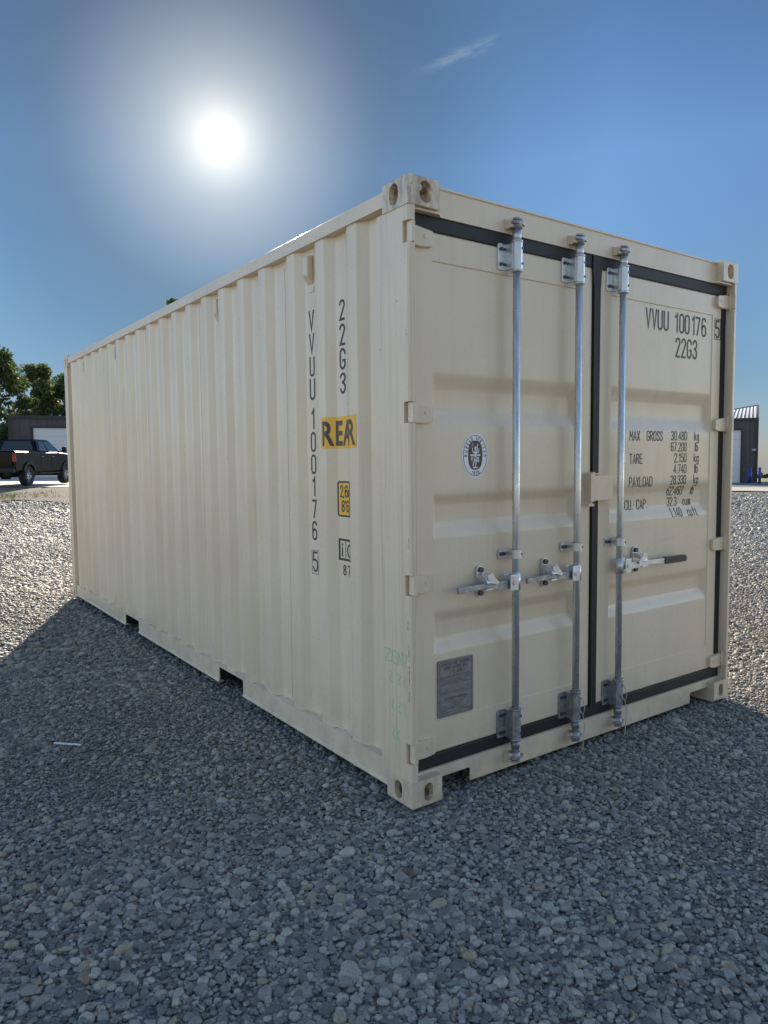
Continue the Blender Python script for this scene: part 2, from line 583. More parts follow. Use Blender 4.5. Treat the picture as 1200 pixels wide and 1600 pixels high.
# ------------------------------------------------------------------ gravel stones (nobody could count them)
m, t, b = mat('gravel_stone', (0.2, 0.2, 0.2), 0.62)
at = t.n('ShaderNodeAttribute', dict(attribute_name='tone', attribute_type='INSTANCER'))
tone = at.outputs['Fac']
base = t.ramp(tone, [(0.0, (0.095, 0.095, 0.098)), (0.22, (0.165, 0.163, 0.163)), (0.50, (0.255, 0.248, 0.240)), (0.74, (0.37, 0.357, 0.335)),
                     (0.86, (0.46, 0.435, 0.39)), (0.93, (0.37, 0.33, 0.26)), (0.991, (0.32, 0.27, 0.20)), (0.994, (0.15, 0.075, 0.065)), (1.0, (0.10, 0.055, 0.05))])
P = pos(t)
nn = t.noise(P, 130, 4, 0.6)
base = t.mix(1.0, base, t.ramp(nn, [(0.25, 0.66), (0.75, 1.15)]), 'MULTIPLY')
base = t.mix(t.math('MULTIPLY', t.ramp(t.noise(P, 1.1, 4), [(0.35, 0.0), (0.7, 1.0)]), 0.25), base, (0.24, 0.235, 0.225))
base = t.mix(1.0, base, (0.97, 0.94, 0.87), 'MULTIPLY')
t.set(b.inputs['Base Color'], base)
bump(t, b, t.noise(P, 260, 3), 0.35, 0.003)
M['stone'] = m


def scatter_points():
    pts, scl, rot, ton, idx_ = [], [], [], [], []
    cx, cy = CAM.x, CAM.y

    def ok(x, y):
        ins = (x > 0.30) & (x < 2.14) & (y > 0.30) & (y < 5.75)
        cast = np.zeros_like(ins)
        for qx in (0.0, 2.438):
            for qy in (0.0, 6.058):
                cast |= (np.abs(x-(0.081 if qx == 0 else 2.357)) < 0.092) & (np.abs(y-(0.089 if qy == 0 else 5.969)) < 0.10)
        return ~(ins | cast) & ((x*NX+y*NY < 23.6+rng.normal(0, 0.5, len(x))) | (x*TX+y*TY > 7) & (x*NX+y*NY < 28.8))

    def layer(r0, r1, spacing, size, var, zoff, keep=1.0, half=44):
        # wedge in front of the camera with margins
        a0, a1 = yaw-R(half), yaw+R(half)
        area = 0.5*(a1-a0)*(r1*r1-r0*r0)
        nn_ = int(area/(spacing*spacing)*keep)
        rr = np.sqrt(rng.uniform(r0*r0, r1*r1, nn_))
        aa = rng.uniform(a0, a1, nn_)
        x = cx+rr*np.sin(aa)
        y = cy+rr*np.cos(aa)
        k = ok(x, y)
        x, y = x[k], y[k]
        nn_ = len(x)
        patch = 1.0+0.22*np.sin(x*1.9+0.7*np.sin(y*2.3))*np.sin(y*1.6+x*0.8)+0.10*np.sin(x*5.1+1.0)*np.sin(y*4.3)
        sz = size*np.exp(rng.normal(0, var, nn_))*patch
        s3 = np.stack([sz*rng.uniform(0.85, 1.45, nn_), sz*rng.uniform(0.75, 1.15, nn_), sz*rng.uniform(0.45, 0.85, nn_)], -1)
        z = terrain(x, y)-0.012+zoff+rng.uniform(-0.003, 0.004, nn_)
        under = (x > -0.02) & (x < 2.46) & (y > -0.02) & (y < 6.08)
        z = np.where(under, z-0.004, z)
        pts.append(np.stack([x, y, z], -1))
        scl.append(s3)
        rot.append(np.stack([rng.normal(0, 0.24, nn_), rng.normal(0, 0.24, nn_), rng.uniform(0, 2*PI, nn_)], -1))
        ton.append(rng.random(nn_))
        idx_.append(rng.integers(0, 10, nn_))
    #      r0   r1   spacing size  var  z
    layer(0.6, 5.0, 0.0105, 0.0092, 0.30, -0.004)
    layer(0.6, 5.0, 0.0140, 0.0122, 0.36, 0.004)
    layer(0.6, 5.5, 0.070, 0.0215, 0.22, 0.006)
    layer(0.6, 6.0, 0.36, 0.0340, 0.15, 0.006)
    layer(5.0, 9.0, 0.0165, 0.0150, 0.34, 0.003)
    layer(5.5, 9.0, 0.045, 0.027, 0.25, 0.008)
    layer(9.0, 15.0, 0.031, 0.0290, 0.30, 0.004)
    layer(15.0, 22.0, 0.044, 0.040, 0.32, 0.004, half=34)
    layer(22.0, 36.0, 0.072, 0.060, 0.32, 0.004, half=32)
    return [np.concatenate(a) for a in (pts, scl, rot, ton, idx_)]


pts, scl, rot, ton, ids = scatter_points()
me = bpy.data.meshes.new('gravel')
me.vertices.add(len(pts))
me.vertices.foreach_set('co', pts.astype(np.float32).ravel())
for nm, ty, arr in (('scl', 'FLOAT_VECTOR', scl), ('rotv', 'FLOAT_VECTOR', rot)):
    a = me.attributes.new(nm, ty, 'POINT')
    a.data.foreach_set('vector', arr.astype(np.float32).ravel())
a = me.attributes.new('tone', 'FLOAT', 'POINT')
a.data.foreach_set('value', ton.astype(np.float32))
a = me.attributes.new('pick', 'INT', 'POINT')
a.data.foreach_set('value', ids.astype(np.int32))
me.materials.append(M['stone'])
grav = bpy.data.objects.new('gravel', me)
COL.objects.link(grav)
grav['kind'] = 'stuff'
tag(grav, 'loose blue grey crushed gravel covering the yard around the container', 'gravel')
ng = bpy.data.node_groups.new('gravel_nodes', 'GeometryNodeTree')
ng.interface.new_socket('Geometry', in_out='INPUT', socket_type='NodeSocketGeometry')
ng.interface.new_socket('Geometry', in_out='OUTPUT', socket_type='NodeSocketGeometry')
G = NT(ng)
gi = G.n('NodeGroupInput')
go = G.n('NodeGroupOutput')
g2i = G.n('GeometryNodeGeometryToInstance')
for k in range(10):
    ico = G.n('GeometryNodeMeshIcoSphere', None, Radius=0.62, Subdivisions=2)
    p_ = G.n('GeometryNodeInputPosition')
    off = G.n('ShaderNodeVectorMath', dict(operation='ADD'), i0=p_.outputs[0])
    off.inputs[1].default_value = (k*7.3, k*3.1, -k*5.7)
    nz = G.n('ShaderNodeTexVoronoi', dict(feature='F1'), Vector=off.outputs[0], Scale=1.1)
    nz2 = G.n('ShaderNodeTexNoise', None, Vector=off.outputs[0], Scale=1.7)
    amt = G.math('ADD', 0.42, G.math('ADD', G.math('MULTIPLY', nz.outputs['Distance'], 0.55), G.math('MULTIPLY', nz2.outputs[0], 0.5)))
    sc = G.n('ShaderNodeVectorMath', dict(operation='SCALE'), i0=p_.outputs[0], Scale=amt)
    sp = G.n('GeometryNodeSetPosition', None, Geometry=ico.outputs[0], Position=sc.outputs[0])
    sms = G.n('GeometryNodeSetShadeSmooth', None, Geometry=sp.outputs[0])
    sms.inputs['Shade Smooth'].default_value = (k % 3 == 0)
    smt = G.n('GeometryNodeSetMaterial', None, Geometry=sms.outputs[0], Material=M['stone'])
    ng.links.new(smt.outputs[0], g2i.inputs[0])


def named(nm, ty):
    nd = G.n('GeometryNodeInputNamedAttribute', dict(data_type=ty))
    nd.inputs['Name'].default_value = nm
    return nd.outputs[0]


e2r = G.n('FunctionNodeEulerToRotation', None, i0=named('rotv', 'FLOAT_VECTOR'))
iop = G.n('GeometryNodeInstanceOnPoints', None, Points=gi.outputs[0], Instance=g2i.outputs[0], Instance_Index=named('pick', 'INT'),
          Rotation=e2r.outputs[0], Scale=named('scl', 'FLOAT_VECTOR'))
iop.inputs['Pick Instance'].default_value = True
ng.links.new(iop.outputs[0], go.inputs[0])
md = grav.modifiers.new('stones', 'NODES')
md.node_group = ng

# ------------------------------------------------------------------ the container
L, WD, H = 6.058, 2.438, 2.591
C = empty('shipping_container', (0, 0, 0))
tag(C, 'beige steel shipping container standing on the gravel with its doors shut', 'shipping container')

# corner castings
CX, CY, CZ = 0.162, 0.178, 0.118


def casting(hw=0.048, hh=0.079, sw=0.052):
    base = B()
    box(base, 0, CX, 0, CY, 0, CZ)
    es = [e for e in base.edges if not all(v.co.y > CY-1e-4 for v in e.verts) and not all(v.co.x > CX-1e-4 for v in e.verts) and not all(v.co.z > CZ-1e-4 for v in e.verts)]
    bmesh.ops.bevel(base, geom=es, offset=0.014, segments=4, affect='EDGES', profile=0.6, clamp_overlap=True)
    cav = B()
    box(cav, 0.026, CX-0.010, 0.026, CY-0.010, 0.026, CZ-0.012)
    fr = B()
    prism(fr, stadium(0.088, 0.060, hw, hh), 'y', -0.02, 0.05)
    sd = B()
    prism(sd, stadium(0.098, 0.060, sw, hh), 'x', -0.02, 0.05)
    bt = B()
    prism(bt, stadium(0.088, 0.096, 0.064, 0.110), 'z', -0.02, 0.05)
    return boolean(base, [cav, fr, sd, bt], 'corner_casting', M['cast'], C)


c0 = casting()
c1 = casting(0.062, 0.086, 0.060)
plain = c1.data
for top in (0, 1):
    for ex in (0, 1):
        for ey in (0, 1):
            src = c1 if top else c0
            c = src if not (ex or ey) else src.copy()
            if c is not src:
                COL.objects.link(c)
                c.data = plain if top else c0.data
            c.location = (WD*ex, L*ey, H*top)
            c.scale = (-1 if ex else 1, -1 if ey else 1, -1 if top else 1)
c1.data = plain.copy()
c1.data.materials[0] = M['worn']
c1['label'] = 'scuffed rusty top corner casting'

HZ = [2.369, 1.655, 0.947, 0.234]      # hinge heights
HH = 0.043


def post_door(sgn, x_out):
    """door end post, J section with notches where the hinges sit; sgn +1 = left post"""
    bm = B()

    def X_(a):
        return x_out+sgn*a
    zs = [CZ]
    for h in sorted(HZ):
        zs += [h-HH, h+HH]
    zs.append(H-CZ)
    full = [(0.004, 0.016), (0.010, 0.006), (0.018, 0.003), (0.034, 0.003), (0.034, 0.066), (0.060, 0.066), (0.060, 0.10), (0.012, 0.16), (0.012, 0.222), (0.004, 0.222)]
    notch = [(0.004, 0.044), (0.034, 0.044), (0.034, 0.066), (0.060, 0.066), (0.060, 0.10), (0.012, 0.16), (0.012, 0.222), (0.004, 0.222)]
    for i in range(len(zs)-1):
        prof = notch if i % 2 == 1 else full
        prism(bm, [(X_(a), b_) for a, b_ in prof], 'z', zs[i], zs[i+1])
    return obj('corner_post', bm, M['post'], C)


post_door(1, 0.0)
post_door(-1, WD)
for x0, x1 in ((0.004, 0.10), (WD-0.10, WD-0.004)):
    bm = B()
    box(bm, x0, x1, L-0.135, L-0.004, CZ, H-CZ, 0.004)
    obj('corner_post', bm, M['post'], C)

# side corrugation: outer flats, y of their near and far edges
XO, XI = 0.016, 0.052
flats = [(0.405, 0.477), (0.686, 0.758), (0.975, 1.047)]
for k in range(3, 20):
    e = 1.098+(k-2)*0.2775
    flats.append((e-0.072, e))
prof = [(0.222, XI), (0.345, XI)]
for i, (a, b_) in enumerate(flats):
    prof[-1] = (a-0.062, XI)
    prof += [(a, XO), (b_, XO), (b_+0.062, XI)]
    if i < len(flats)-1:
        prof.append((flats[i+1][0]-0.062, XI))
prof.append((L-0.135, XI))


def roundpoly(pts, r=0.010, n=3):
    out = [pts[0]]
    for a, b_, c in zip(pts, pts[1:], pts[2:]):
        A, Bv, Cv = Vector(a), Vector(b_), Vector(c)
        d0, d1 = (A-Bv), (Cv-Bv)
        rr = min(r, d0.length*0.45, d1.length*0.45)
        p0, p1 = Bv+d0.normalized()*rr, Bv+d1.normalized()*rr
        for i in range(n+1):
            q = i/n
            out.append(tuple((1-q)**2*p0+2*q*(1-q)*Bv+q*q*p1))
    out.append(pts[-1])
    return out


rp = roundpoly(prof)
RY = np.array([p[0] for p in rp])
RX = np.array([p[1] for p in rp])


def side_x(y):
    return float(np.interp(y, RY, RX))


def corr_wall(x_of, name, z0, z1):
    bm = B()
    nz_ = 2
    A = [bm.verts.new((x_of(x), y, z0)) for y, x in rp]
    Cc = [bm.verts.new((x_of(x), y, z1)) for y, x in rp]
    A2 = [bm.verts.new((x_of(x+0.003), y, z0)) for y, x in rp]
    C2 = [bm.verts.new((x_of(x+0.003), y, z1)) for y, x in rp]
    for i in range(len(rp)-1):
        bm.faces.new((A[i], A[i+1], Cc[i+1], Cc[i]))
        bm.faces.new((A2[i], C2[i], C2[i+1], A2[i+1]))
    for P0, P1 in ((A, A2), (C2, Cc)):
        for i in range(len(rp)-1):
            bm.faces.new((P0[i], P1[i], P1[i+1], P0[i+1]))
    o = obj(name, bm, M['paint'], C)
    soften(o)
    return o


PZ0, PZ1 = 0.158, 2.508
side = corr_wall(lambda x: x, 'side_panel', PZ0, PZ1)
corr_wall(lambda x: WD-x, 'side_panel', PZ0, PZ1)
# far end wall
bm = B()
xs = [0.10]
k = 0
while xs[-1] < WD-0.1-0.25:
    xs += [xs[-1]+0.11, xs[-1]+0.128, xs[-1]+0.232, xs[-1]+0.25]
zz0, zz1 = 0.14, 2.48
pr = [(xs[0], L-0.07)]
for i in range(0, len(xs)-4, 4):
    pr += [(xs[i]+0.11, L-0.07), (xs[i]+0.14, L-0.03), (xs[i]+0.22, L-0.03), (xs[i]+0.25, L-0.07)]
pr += [(WD-0.10, L-0.07)]
pr = pr+[(x, y-0.004) for x, y in pr[::-1]]
prism(bm, pr, 'z', zz0, zz1)
obj('end_panel', bm, M['paint'], C)

# top rails: flat face with small step, and roof with shallow ribs
for sgn, xo in ((1, 0.0), (-1, WD)):
    bm = B()
    pf = [(0.006, 2.508), (0.006, 2.568), (0.060, 2.568), (0.060, 2.508)]
    prism(bm, [(xo+sgn*a, z) for a, z in [(0.006, 2.505), (0.006, 2.564), (0.009, 2.567), (0.060, 2.567), (0.060, 2.505)]], 'y', CY, L-CY)
    obj('top_rail', bm, M['paint'], C)
bm = B()
ny = 44
prs = []
for i in range(ny+1):
    y = 0.19+(L-0.38)*i/ny
    prs.append((y, 2.561+(0.006 if i % 2 else -0.010)))
prs = prs+[(y, z-0.003) for y, z in prs[::-1]]
prism(bm, prs, 'x', 0.061, WD-0.061)
obj('roof', bm, M['roof'], C)
bm = B()
box(bm, CX, WD-CX, L-0.11, L-0.010, 2.48, 2.566, 0.004)
obj('end_rail', bm, M['paint'], C)
bm = B()
box(bm, CX, WD-CX, L-0.11, L-0.012, 0.03, 0.139, 0.004)
obj('end_rail', bm, M['paint'], C)

# bottom side rails with fork pockets
for sgn, xo in ((1, 0.0), (-1, WD)):
    bm = B()
    spans = [(CY, 1.678), (2.040, 3.725), (4.095, L-CY)]
    for a, b_ in spans:
        # channel: top flange, web, flared lower lip
        prism(bm, [(xo+sgn*p, z) for p, z in [(0.008, 0.158), (0.008, 0.062), (0.001, 0.056), (0.001, 0.048), (0.040, 0.048), (0.040, 0.052), (0.013, 0.062), (0.013, 0.152), (0.060, 0.152), (0.060, 0.158)]], 'y', a, b_)
    for a, b_ in ((1.678, 2.040), (3.725, 4.095)):
        prism(bm, [(xo+sgn*p, z) for p, z in [(0.0085, 0.158), (0.0085, 0.146), (0.060, 0.146), (0.060, 0.158)]], 'y', a, b_)
    obj('bottom_rail', bm, M['paint'], C)
for a, b_ in ((1.678, 2.040), (3.725, 4.095)):
    bm = B()
    for yy in (a-0.006, b_+0.001):
        box(bm, 0.014, WD-0.014, yy, yy+0.005, 0.053, 0.151)
    box(bm, 0.065, WD-0.065, a, b_, 0.140, 0.146)
    box(bm, 1.1, 1.11, a, b_, -0.01, 0.139)
    obj('fork_pocket', bm, M['inside'], C)
bm = B()
box(bm, 0.061, WD-0.061, 0.12, L-0.12, 0.150, 0.175)
for k in range(18):
    y = 0.45+k*0.305
    if abs(y-1.86) < 0.2 or abs(y-3.91) < 0.2:
        continue
    box(bm, 0.062, WD-0.062, y, y+0.045, 0.040, 0.149)
obj('underframe', bm, M['inside'], C)

# door header and sill
HY = 0.046
bm = B()
prism(bm, [(HY, 2.463), (HY, 2.572), (HY-0.006, 2.574), (HY-0.006, 2.582), (0.16, 2.582), (0.16, 2.463)], 'x', CX, WD-CX)
box(bm, 0.0345, CX, HY, 0.16, 2.4635, 2.4725)
box(bm, WD-CX, WD-0.0345, HY, 0.16, 2.4635, 2.4725)
# the little gutter plates under the castings
for a, b_ in ((0.036, 0.205), (WD-0.205, WD-0.036)):
    prism(bm, [(a, 0.018), (b_ if a < 1 else b_, 0.018) if False else (a if a > 1 else b_-0.03, 0.018), (b_, HY), (a, HY)] if a < 1 else [(a+0.03, 0.018), (b_, 0.018), (b_, HY), (a, HY)], 'z', 2.462, 2.4715)
obj('door_header', bm, M['paint'], C)
SY = 0.046
bm = B()
zb = 0.020
outl = [(CX, 0.128), (WD-CX, 0.128), (WD-CX, 0.078)]
outl += [(2.262, 0.082), (2.105, 0.082), (2.095, 0.074), (2.095, zb), (0.365, zb), (0.365, 0.074), (0.355, 0.082), (0.185, 0.082), (CX, 0.078)]
prism(bm, outl, 'y', SY, SY+0.008)
box(bm, 0.0345, WD-0.0345, SY+0.0085, 0.14, 0.121, 0.129)
box(bm, 0.0345, CX, SY, SY+0.0083, 0.119, 0.128)
box(bm, WD-CX, WD-0.0345, SY, SY+0.0083, 0.119, 0.128)
obj('door_sill', bm, M['paint'], C)
bm = B()     # dark closure behind sill
box(bm, 0.17, WD-0.17, 0.30, 0.31, 0.02, 0.149)
obj('cross_member', bm, M['inside'], C)

# gaskets
bm = B()
GY = 0.051
box(bm, 0.050, 2.404, GY, 0.10, 2.402, 2.4615, 0.005)
box(bm, 0.050, 2.404, GY+0.001, 0.10, 0.1305, 0.190, 0.006)
box(bm, 2.3605, 2.404, GY+0.002, 0.10, 0.186, 2.405, 0.006)
box(bm, 0.044, 0.058, GY+0.014, 0.10, 0.186, 2.405, 0.003)
prism(bm, [(1.180, 2.462), (1.262, 2.458), (1.272, 2.440), (1.246, 2.404), (1.240, 2.30), (1.238, 0.186), (1.192, 0.186), (1.192, 2.30), (1.184, 2.36), (1.180, 2.404)], 'y', GY-0.006, 0.092, bev=0.003)
obj('door_gasket', bm, M['rubber'], C)

# doors
DY = 0.056
RZ = [(1.832, 1.756, 1.682, 1.601), (1.321, 1.263, 1.195, 1.125), (0.812, 0.753, 0.690, 0.622)]
DEP = 0.031


def door_depth(x, z, xl, xr):
    """distance behind the door's outer plane"""
    d = 0.0
    e = 0.0016
    if xl-e < x < xr+e and 0.328-e < z < 2.284+e:
        q = min(1, (x-xl+e)/(2*e), (xr+e-x)/(2*e), (z-0.328+e)/(2*e), (2.284+e-z)/(2*e))
        d = 0.0048*max(0, q)
    for a, b_, c, e_ in RZ:
        fz = 0
        if e_ < z < a:
            fz = min(1, (a-z)/(a-b_), (z-e_)/(c-e_))
            fz = fz*fz*(3-2*fz)*0.75+0.25*fz
        fx = max(0, min(1, (x-xl)/0.035, (xr-x)/0.035))
        d = d+(DEP-d)*min(fz, fx) if fz > 0 and fx > 0 else d
    return d


DOORS = {}


def door(x0, x1, xl, xr, name='door'):
    e = 0.0016
    xs = sorted(set([x0, x0+0.006, xl-e, xl+e, xl+0.012, xl+0.024, xl+0.035, xr-0.035, xr-0.024, xr-0.012, xr-e, xr+e, x1-0.006, x1]+[xl+0.035+(xr-xl-0.07)*i/8 for i in range(9)]))
    zs = [0.191, 0.197, 0.328-e, 0.328+e, 2.284-e, 2.284+e, 2.395, 2.401]
    for a, b_, c, e_ in RZ:
        for p, q in ((a, b_), (c, e_)):
            zs += [p+(q-p)*i/8 for i in range(9)]
    zs = sorted(set(zs+list(np.linspace(0.33, 2.28, 28).round(3))))
    bm = B()
    grid = []
    for x in xs:
        row = []
        for z in zs:
            edge = 0.004 if (x in (x0, x1) or z in (0.191, 2.401)) else 0.0
            row.append(bm.verts.new((x, DY+edge+door_depth(x, z, xl, xr), z)))
        grid.append(row)
    for i in range(len(xs)-1):
        for j in range(len(zs)-1):
            bm.faces.new((grid[i][j], grid[i+1][j], grid[i+1][j+1], grid[i][j+1]))
    # edge returns and back
    bd = [grid[i][0] for i in range(len(xs))]+[grid[-1][j] for j in range(1, len(zs))]+[grid[i][-1] for i in range(len(xs)-2, -1, -1)]+[grid[0][j] for j in range(len(zs)-2, 0, -1)]
    bk = [bm.verts.new((v.co.x, 0.108, v.co.z)) for v in bd]
    for i in range(len(bd)):
        j = (i+1) % len(bd)
        bm.faces.new((bd[i], bk[i], bk[j], bd[j]))
    bm.faces.new(bk)
    o = obj(name, bm, M['paint'], C)
    soften(o)
    return o


doorL = door(0.060, 1.190, 0.166, 1.085)
doorR = door(1.240, 2.359, 1.345, 2.268)

# hinges
for dr, sgn, xo in ((doorL, 1, 0.0), (doorR, -1, WD)):
    for i, hz in enumerate(HZ):
        bm = B()
        ex = 0.158 if sgn > 0 else 0.150

        def XX(a):
            return xo+sgn*a
        h1 = HH-0.002
        a, b_ = sorted((XX(0.0175), XX(0.0345)))
        box(bm, a, b_, 0.000, 0.038, hz-h1, hz+h1, 0.003)
        # blade: tapers away from the pin
        prism(bm, [(XX(0.0347), hz-h1), (XX(0.0347), hz+h1-0.004), (XX(0.07), hz+h1-0.005), (XX(ex-0.008), hz+h1-0.014), (XX(ex), hz+h1-0.022), (XX(ex), hz-h1+0.012), (XX(ex-0.010), hz-h1+0.005), (XX(0.10), hz-h1)], 'y', 0.034, DY+0.002, bev=0.003)
        cyl(bm, (XX(0.0345), 0.030, hz-h1-0.010), (XX(0.0345), 0.030, hz+h1+0.010), 0.009, seg=12)
        cyl(bm, (XX(0.115), 0.0315, hz), (XX(0.115), 0.036, hz), 0.010, seg=12)
        obj('hinge', bm, M['hard'], dr)

# ------------------------------------------------------------------ locking bars
RODY = 0.010


def bolt(p0, p1, r, parent):
    bm = B()
    cyl(bm, p0, p1, r, seg=8)
    return obj('bolt', bm, M['bolt'], parent)


def locking_bar(xr, hdir):
    bm = B()
    cyl(bm, (xr, RODY, 0.075), (xr, RODY, 2.505), 0.0170, seg=24)
    rod = obj('locking_bar', bm, M['galv'], C)
    # guide brackets top and bottom
    for z0, z1, mtl, dn in ((2.300, 2.418, M['galv'], 0), (0.168, 0.302, M['zinc'], 1)):
        bm = B()
        n = 10
        prism(bm, [(xr+0.0255*math.cos(2*PI*i/n+PI/n), RODY+0.0255*math.sin(2*PI*i/n+PI/n)) for i in range(n)], 'z', z0, z1)
        cyl(bm, (xr, RODY, z0-0.010), (xr, RODY, z0), 0.0275, seg=20)
        cyl(bm, (xr, RODY, z1), (xr, RODY, z1+0.008), 0.0275, seg=20)
        cyl(bm, (xr, RODY, z1+0.008), (xr, RODY, z1+0.045), 0.0205, seg=20) if not dn else cyl(bm, (xr, RODY, z0-0.045), (xr, RODY, z0-0.010), 0.0205, seg=20)
        # web and flange screwed to the door
        box(bm, xr-0.030, xr-0.018, RODY, DY-0.006, z0+0.004, z1-0.004, 0.001)
        prism(bm, rrect(xr-0.078, xr-0.016, z0+0.002, z1-0.002, 0.010), 'y', DY-0.0065, DY+0.001, bev=0.0015)
        box(bm, xr+0.018, xr+0.026, RODY, DY+0.001, z0+0.02, z1-0.02, 0.001)
        br = obj('bar_bracket', bm, mtl, rod)
        for zz in (z0+0.026, z1-0.026):
            bolt((xr-0.058, DY-0.014, zz), (xr-0.058, DY-0.006, zz), 0.0082, rod)
            bolt((xr-0.038, DY-0.012, zz), (xr-0.038, DY-0.006, zz), 0.0062, rod)
            bolt((xr+0.0150, RODY-0.0245, zz), (xr+0.0130, RODY-0.0165, zz), 0.0055, rod)
    # cams and keepers on header and sill
    for zc, up in ((2.500, 1), (0.082, -1)):
        bm = B()
        fy = HY if up > 0 else SY
        cyl(bm, (xr, RODY, zc-0.024), (xr, RODY, zc+0.022), 0.0225, seg=16)
        # cam claws
        prism(bm, [(xr-0.040, -0.008), (xr-0.012, -0.016), (xr+0.014, -0.014), (xr+0.042, 0.000), (xr+0.040, 0.012), (xr+0.016, 0.008), (xr+0.010, 0.030), (xr-0.014, 0.030), (xr-0.020, 0.006), (xr-0.040, 0.006)], 'z', zc-0.006, zc+0.006, bev=0.0015)
        prism(bm, [(xr-0.030, -0.004), (xr-0.010, -0.014), (xr+0.012, -0.012), (xr+0.030, 0.006), (xr+0.012, 0.024), (xr-0.018, 0.020)], 'z', zc+0.014*up, zc+0.022*up, bev=0.001)
        obj('cam', bm, M['zinc'], rod)
        bm = B()
        for s in (-1, 1):
            prism(bm, [(xr+s*0.036, fy-0.001), (xr+s*0.036, fy-0.030), (xr+s*0.030, fy-0.040), (xr+s*0.020, fy-0.040), (xr+s*0.023, fy-0.028), (xr+s*0.026, fy-0.022), (xr+s*0.024, fy-0.001)], 'z', zc-0.018, zc+0.018, bev=0.002)
            box(bm, xr+s*0.036-0.005, xr+s*0.036+0.005, fy-0.024, fy-0.001, zc-0.022, zc+0.012, 0.002)
        box(bm, xr-0.042, xr+0.042, fy-0.006, fy-0.0005, zc-0.022, zc+0.022, 0.002)
        box(bm, xr-0.020, xr+0.018, fy-0.034, fy-0.006, zc+0.020*up-0.0015, zc+0.020*up+0.0015, 0.001)
        obj('keeper', bm, M['hard'], rod)
    # middle guide strap
    bm = B()
    zc = 1.030
    prism(bm, rrect(xr-0.070, xr-0.016, zc-0.021, zc+0.021, 0.010), 'y', DY-0.006, DY+0.001, bev=0.0015)
    box(bm, xr-0.028, xr-0.0205, RODY-0.006, DY-0.004, zc-0.020, zc+0.020, 0.001)
    n = 14
    oc = [(xr+0.0265*math.cos(a), RODY+0.0265*math.sin(a)) for a in np.linspace(-PI*1.02, 0.2, n)]
    ic = [(xr+0.0215*math.cos(a), RODY+0.0215*math.sin(a)) for a in np.linspace(0.2, -PI*1.02, n)]
    prism(bm, oc+ic, 'z', zc-0.020, zc+0.020)
    box(bm, xr+0.0205, xr+0.0265, RODY, DY, zc-0.020, zc+0.020, 0.001)
    obj('bar_guide', bm, M['galv'], rod)
    bm = B()
    bm.free()
    bolt((xr-0.056, DY-0.013, zc), (xr-0.056, DY-0.005, zc), 0.0085, rod)
    bolt((xr-0.040, DY-0.013, zc), (xr-0.040, DY-0.005, zc), 0.0085, rod)
    bolt((xr+0.0150, -0.0150, zc), (xr+0.0130, -0.0080, zc), 0.0055, rod)
    # handle hub, lever, catch
    zh = 0.905
    d = hdir
    bm = B()
    a, b_ = sorted((xr+d*0.012, xr+d*0.062))
    box(bm, a, b_, -0.020, -0.014, zh-0.036, zh+0.036, 0.002)
    box(bm, a, b_, 0.022, 0.028, zh-0.036, zh+0.036, 0.002)
    cyl(bm, (xr+d*0.036, -0.026, zh), (xr+d*0.036, 0.034, zh), 0.010, seg=12)
    cyl(bm, (xr, RODY, zh-0.038), (xr, RODY, zh+0.038), 0.0225, seg=20)
    obj('handle_hub', bm, M['galv'], rod)
    bm = B()
    # lever: wide near the hub, narrow flat bar at the tip
    hx = [(0.022, 0.013, -0.004), (0.08, 0.018, -0.005), (0.13, 0.016, -0.004), (0.20, 0.010, 0.002), (0.24, 0.011, 0.000), (0.36, 0.012, -0.006)]
    ln = 0.36 if d < 0 else 0.38
    pts_t = [(xr+d*x, zh+zz+h) for x, h, zz in hx]
    pts_b = [(xr+d*x, zh+zz-h) for x, h, zz in hx[::-1]]
    prism(bm, pts_t+pts_b, 'y', -0.006, 0.006, bev=0.002)
    obj('handle', bm, M['zinc'] if d < 0 else M['galv'], rod)
    if d > 0:
        bm = B()
        prism(bm, rrect(xr+0.372, xr+0.575, zh-0.023, zh+0.013, 0.013), 'y', -0.012, 0.012, bev=0.005)
        obj('handle_grip', bm, M['grip'], rod)
        bm = B()
        box(bm, xr+0.35, xr+0.39, -0.0068, 0.0068, zh-0.0195, zh+0.0085, 0.002)
        obj('handle_tip', bm, M['galv'], rod)
    # catch: backing plate, bolts, seal lug
    cxx = xr+d*0.185
    bm = B()
    prism(bm, stadium(cxx, 0.918, 0.044, 0.140), 'y', DY-0.008, DY+0.001, bev=0.002)
    # hook over the lever
    prism(bm, [(DY-0.008, 0.955), (0.018, 0.952), (-0.010, 0.935), (-0.018, 0.918), (-0.010, 0.912), (0.010, 0.928), (DY-0.008, 0.934)], 'x', cxx-0.018, cxx+0.018)
    prism(bm, [(cxx-d*0.012, 0.962), (cxx-d*0.028, 0.945), (cxx-d*0.055, 0.915), (cxx-d*0.048, 0.905), (cxx+d*0.004, 0.920), (cxx+d*0.016, 0.950)], 'y', -0.016, -0.010, bev=0.001)
    box(bm, cxx-0.022, cxx+0.022, -0.014, DY-0.008, 0.884, 0.892, 0.002)
    obj('handle_catch', bm, M['galv'], rod)
    bolt((cxx, DY-0.020, 0.970), (cxx, DY-0.008, 0.970), 0.0125, rod)
    bolt((cxx, DY-0.020, 0.866), (cxx, DY-0.008, 0.866), 0.0125, rod)
    return rod


rods = [locking_bar(0.613, -1), locking_bar(1.034, -1), locking_bar(1.370, 1)]

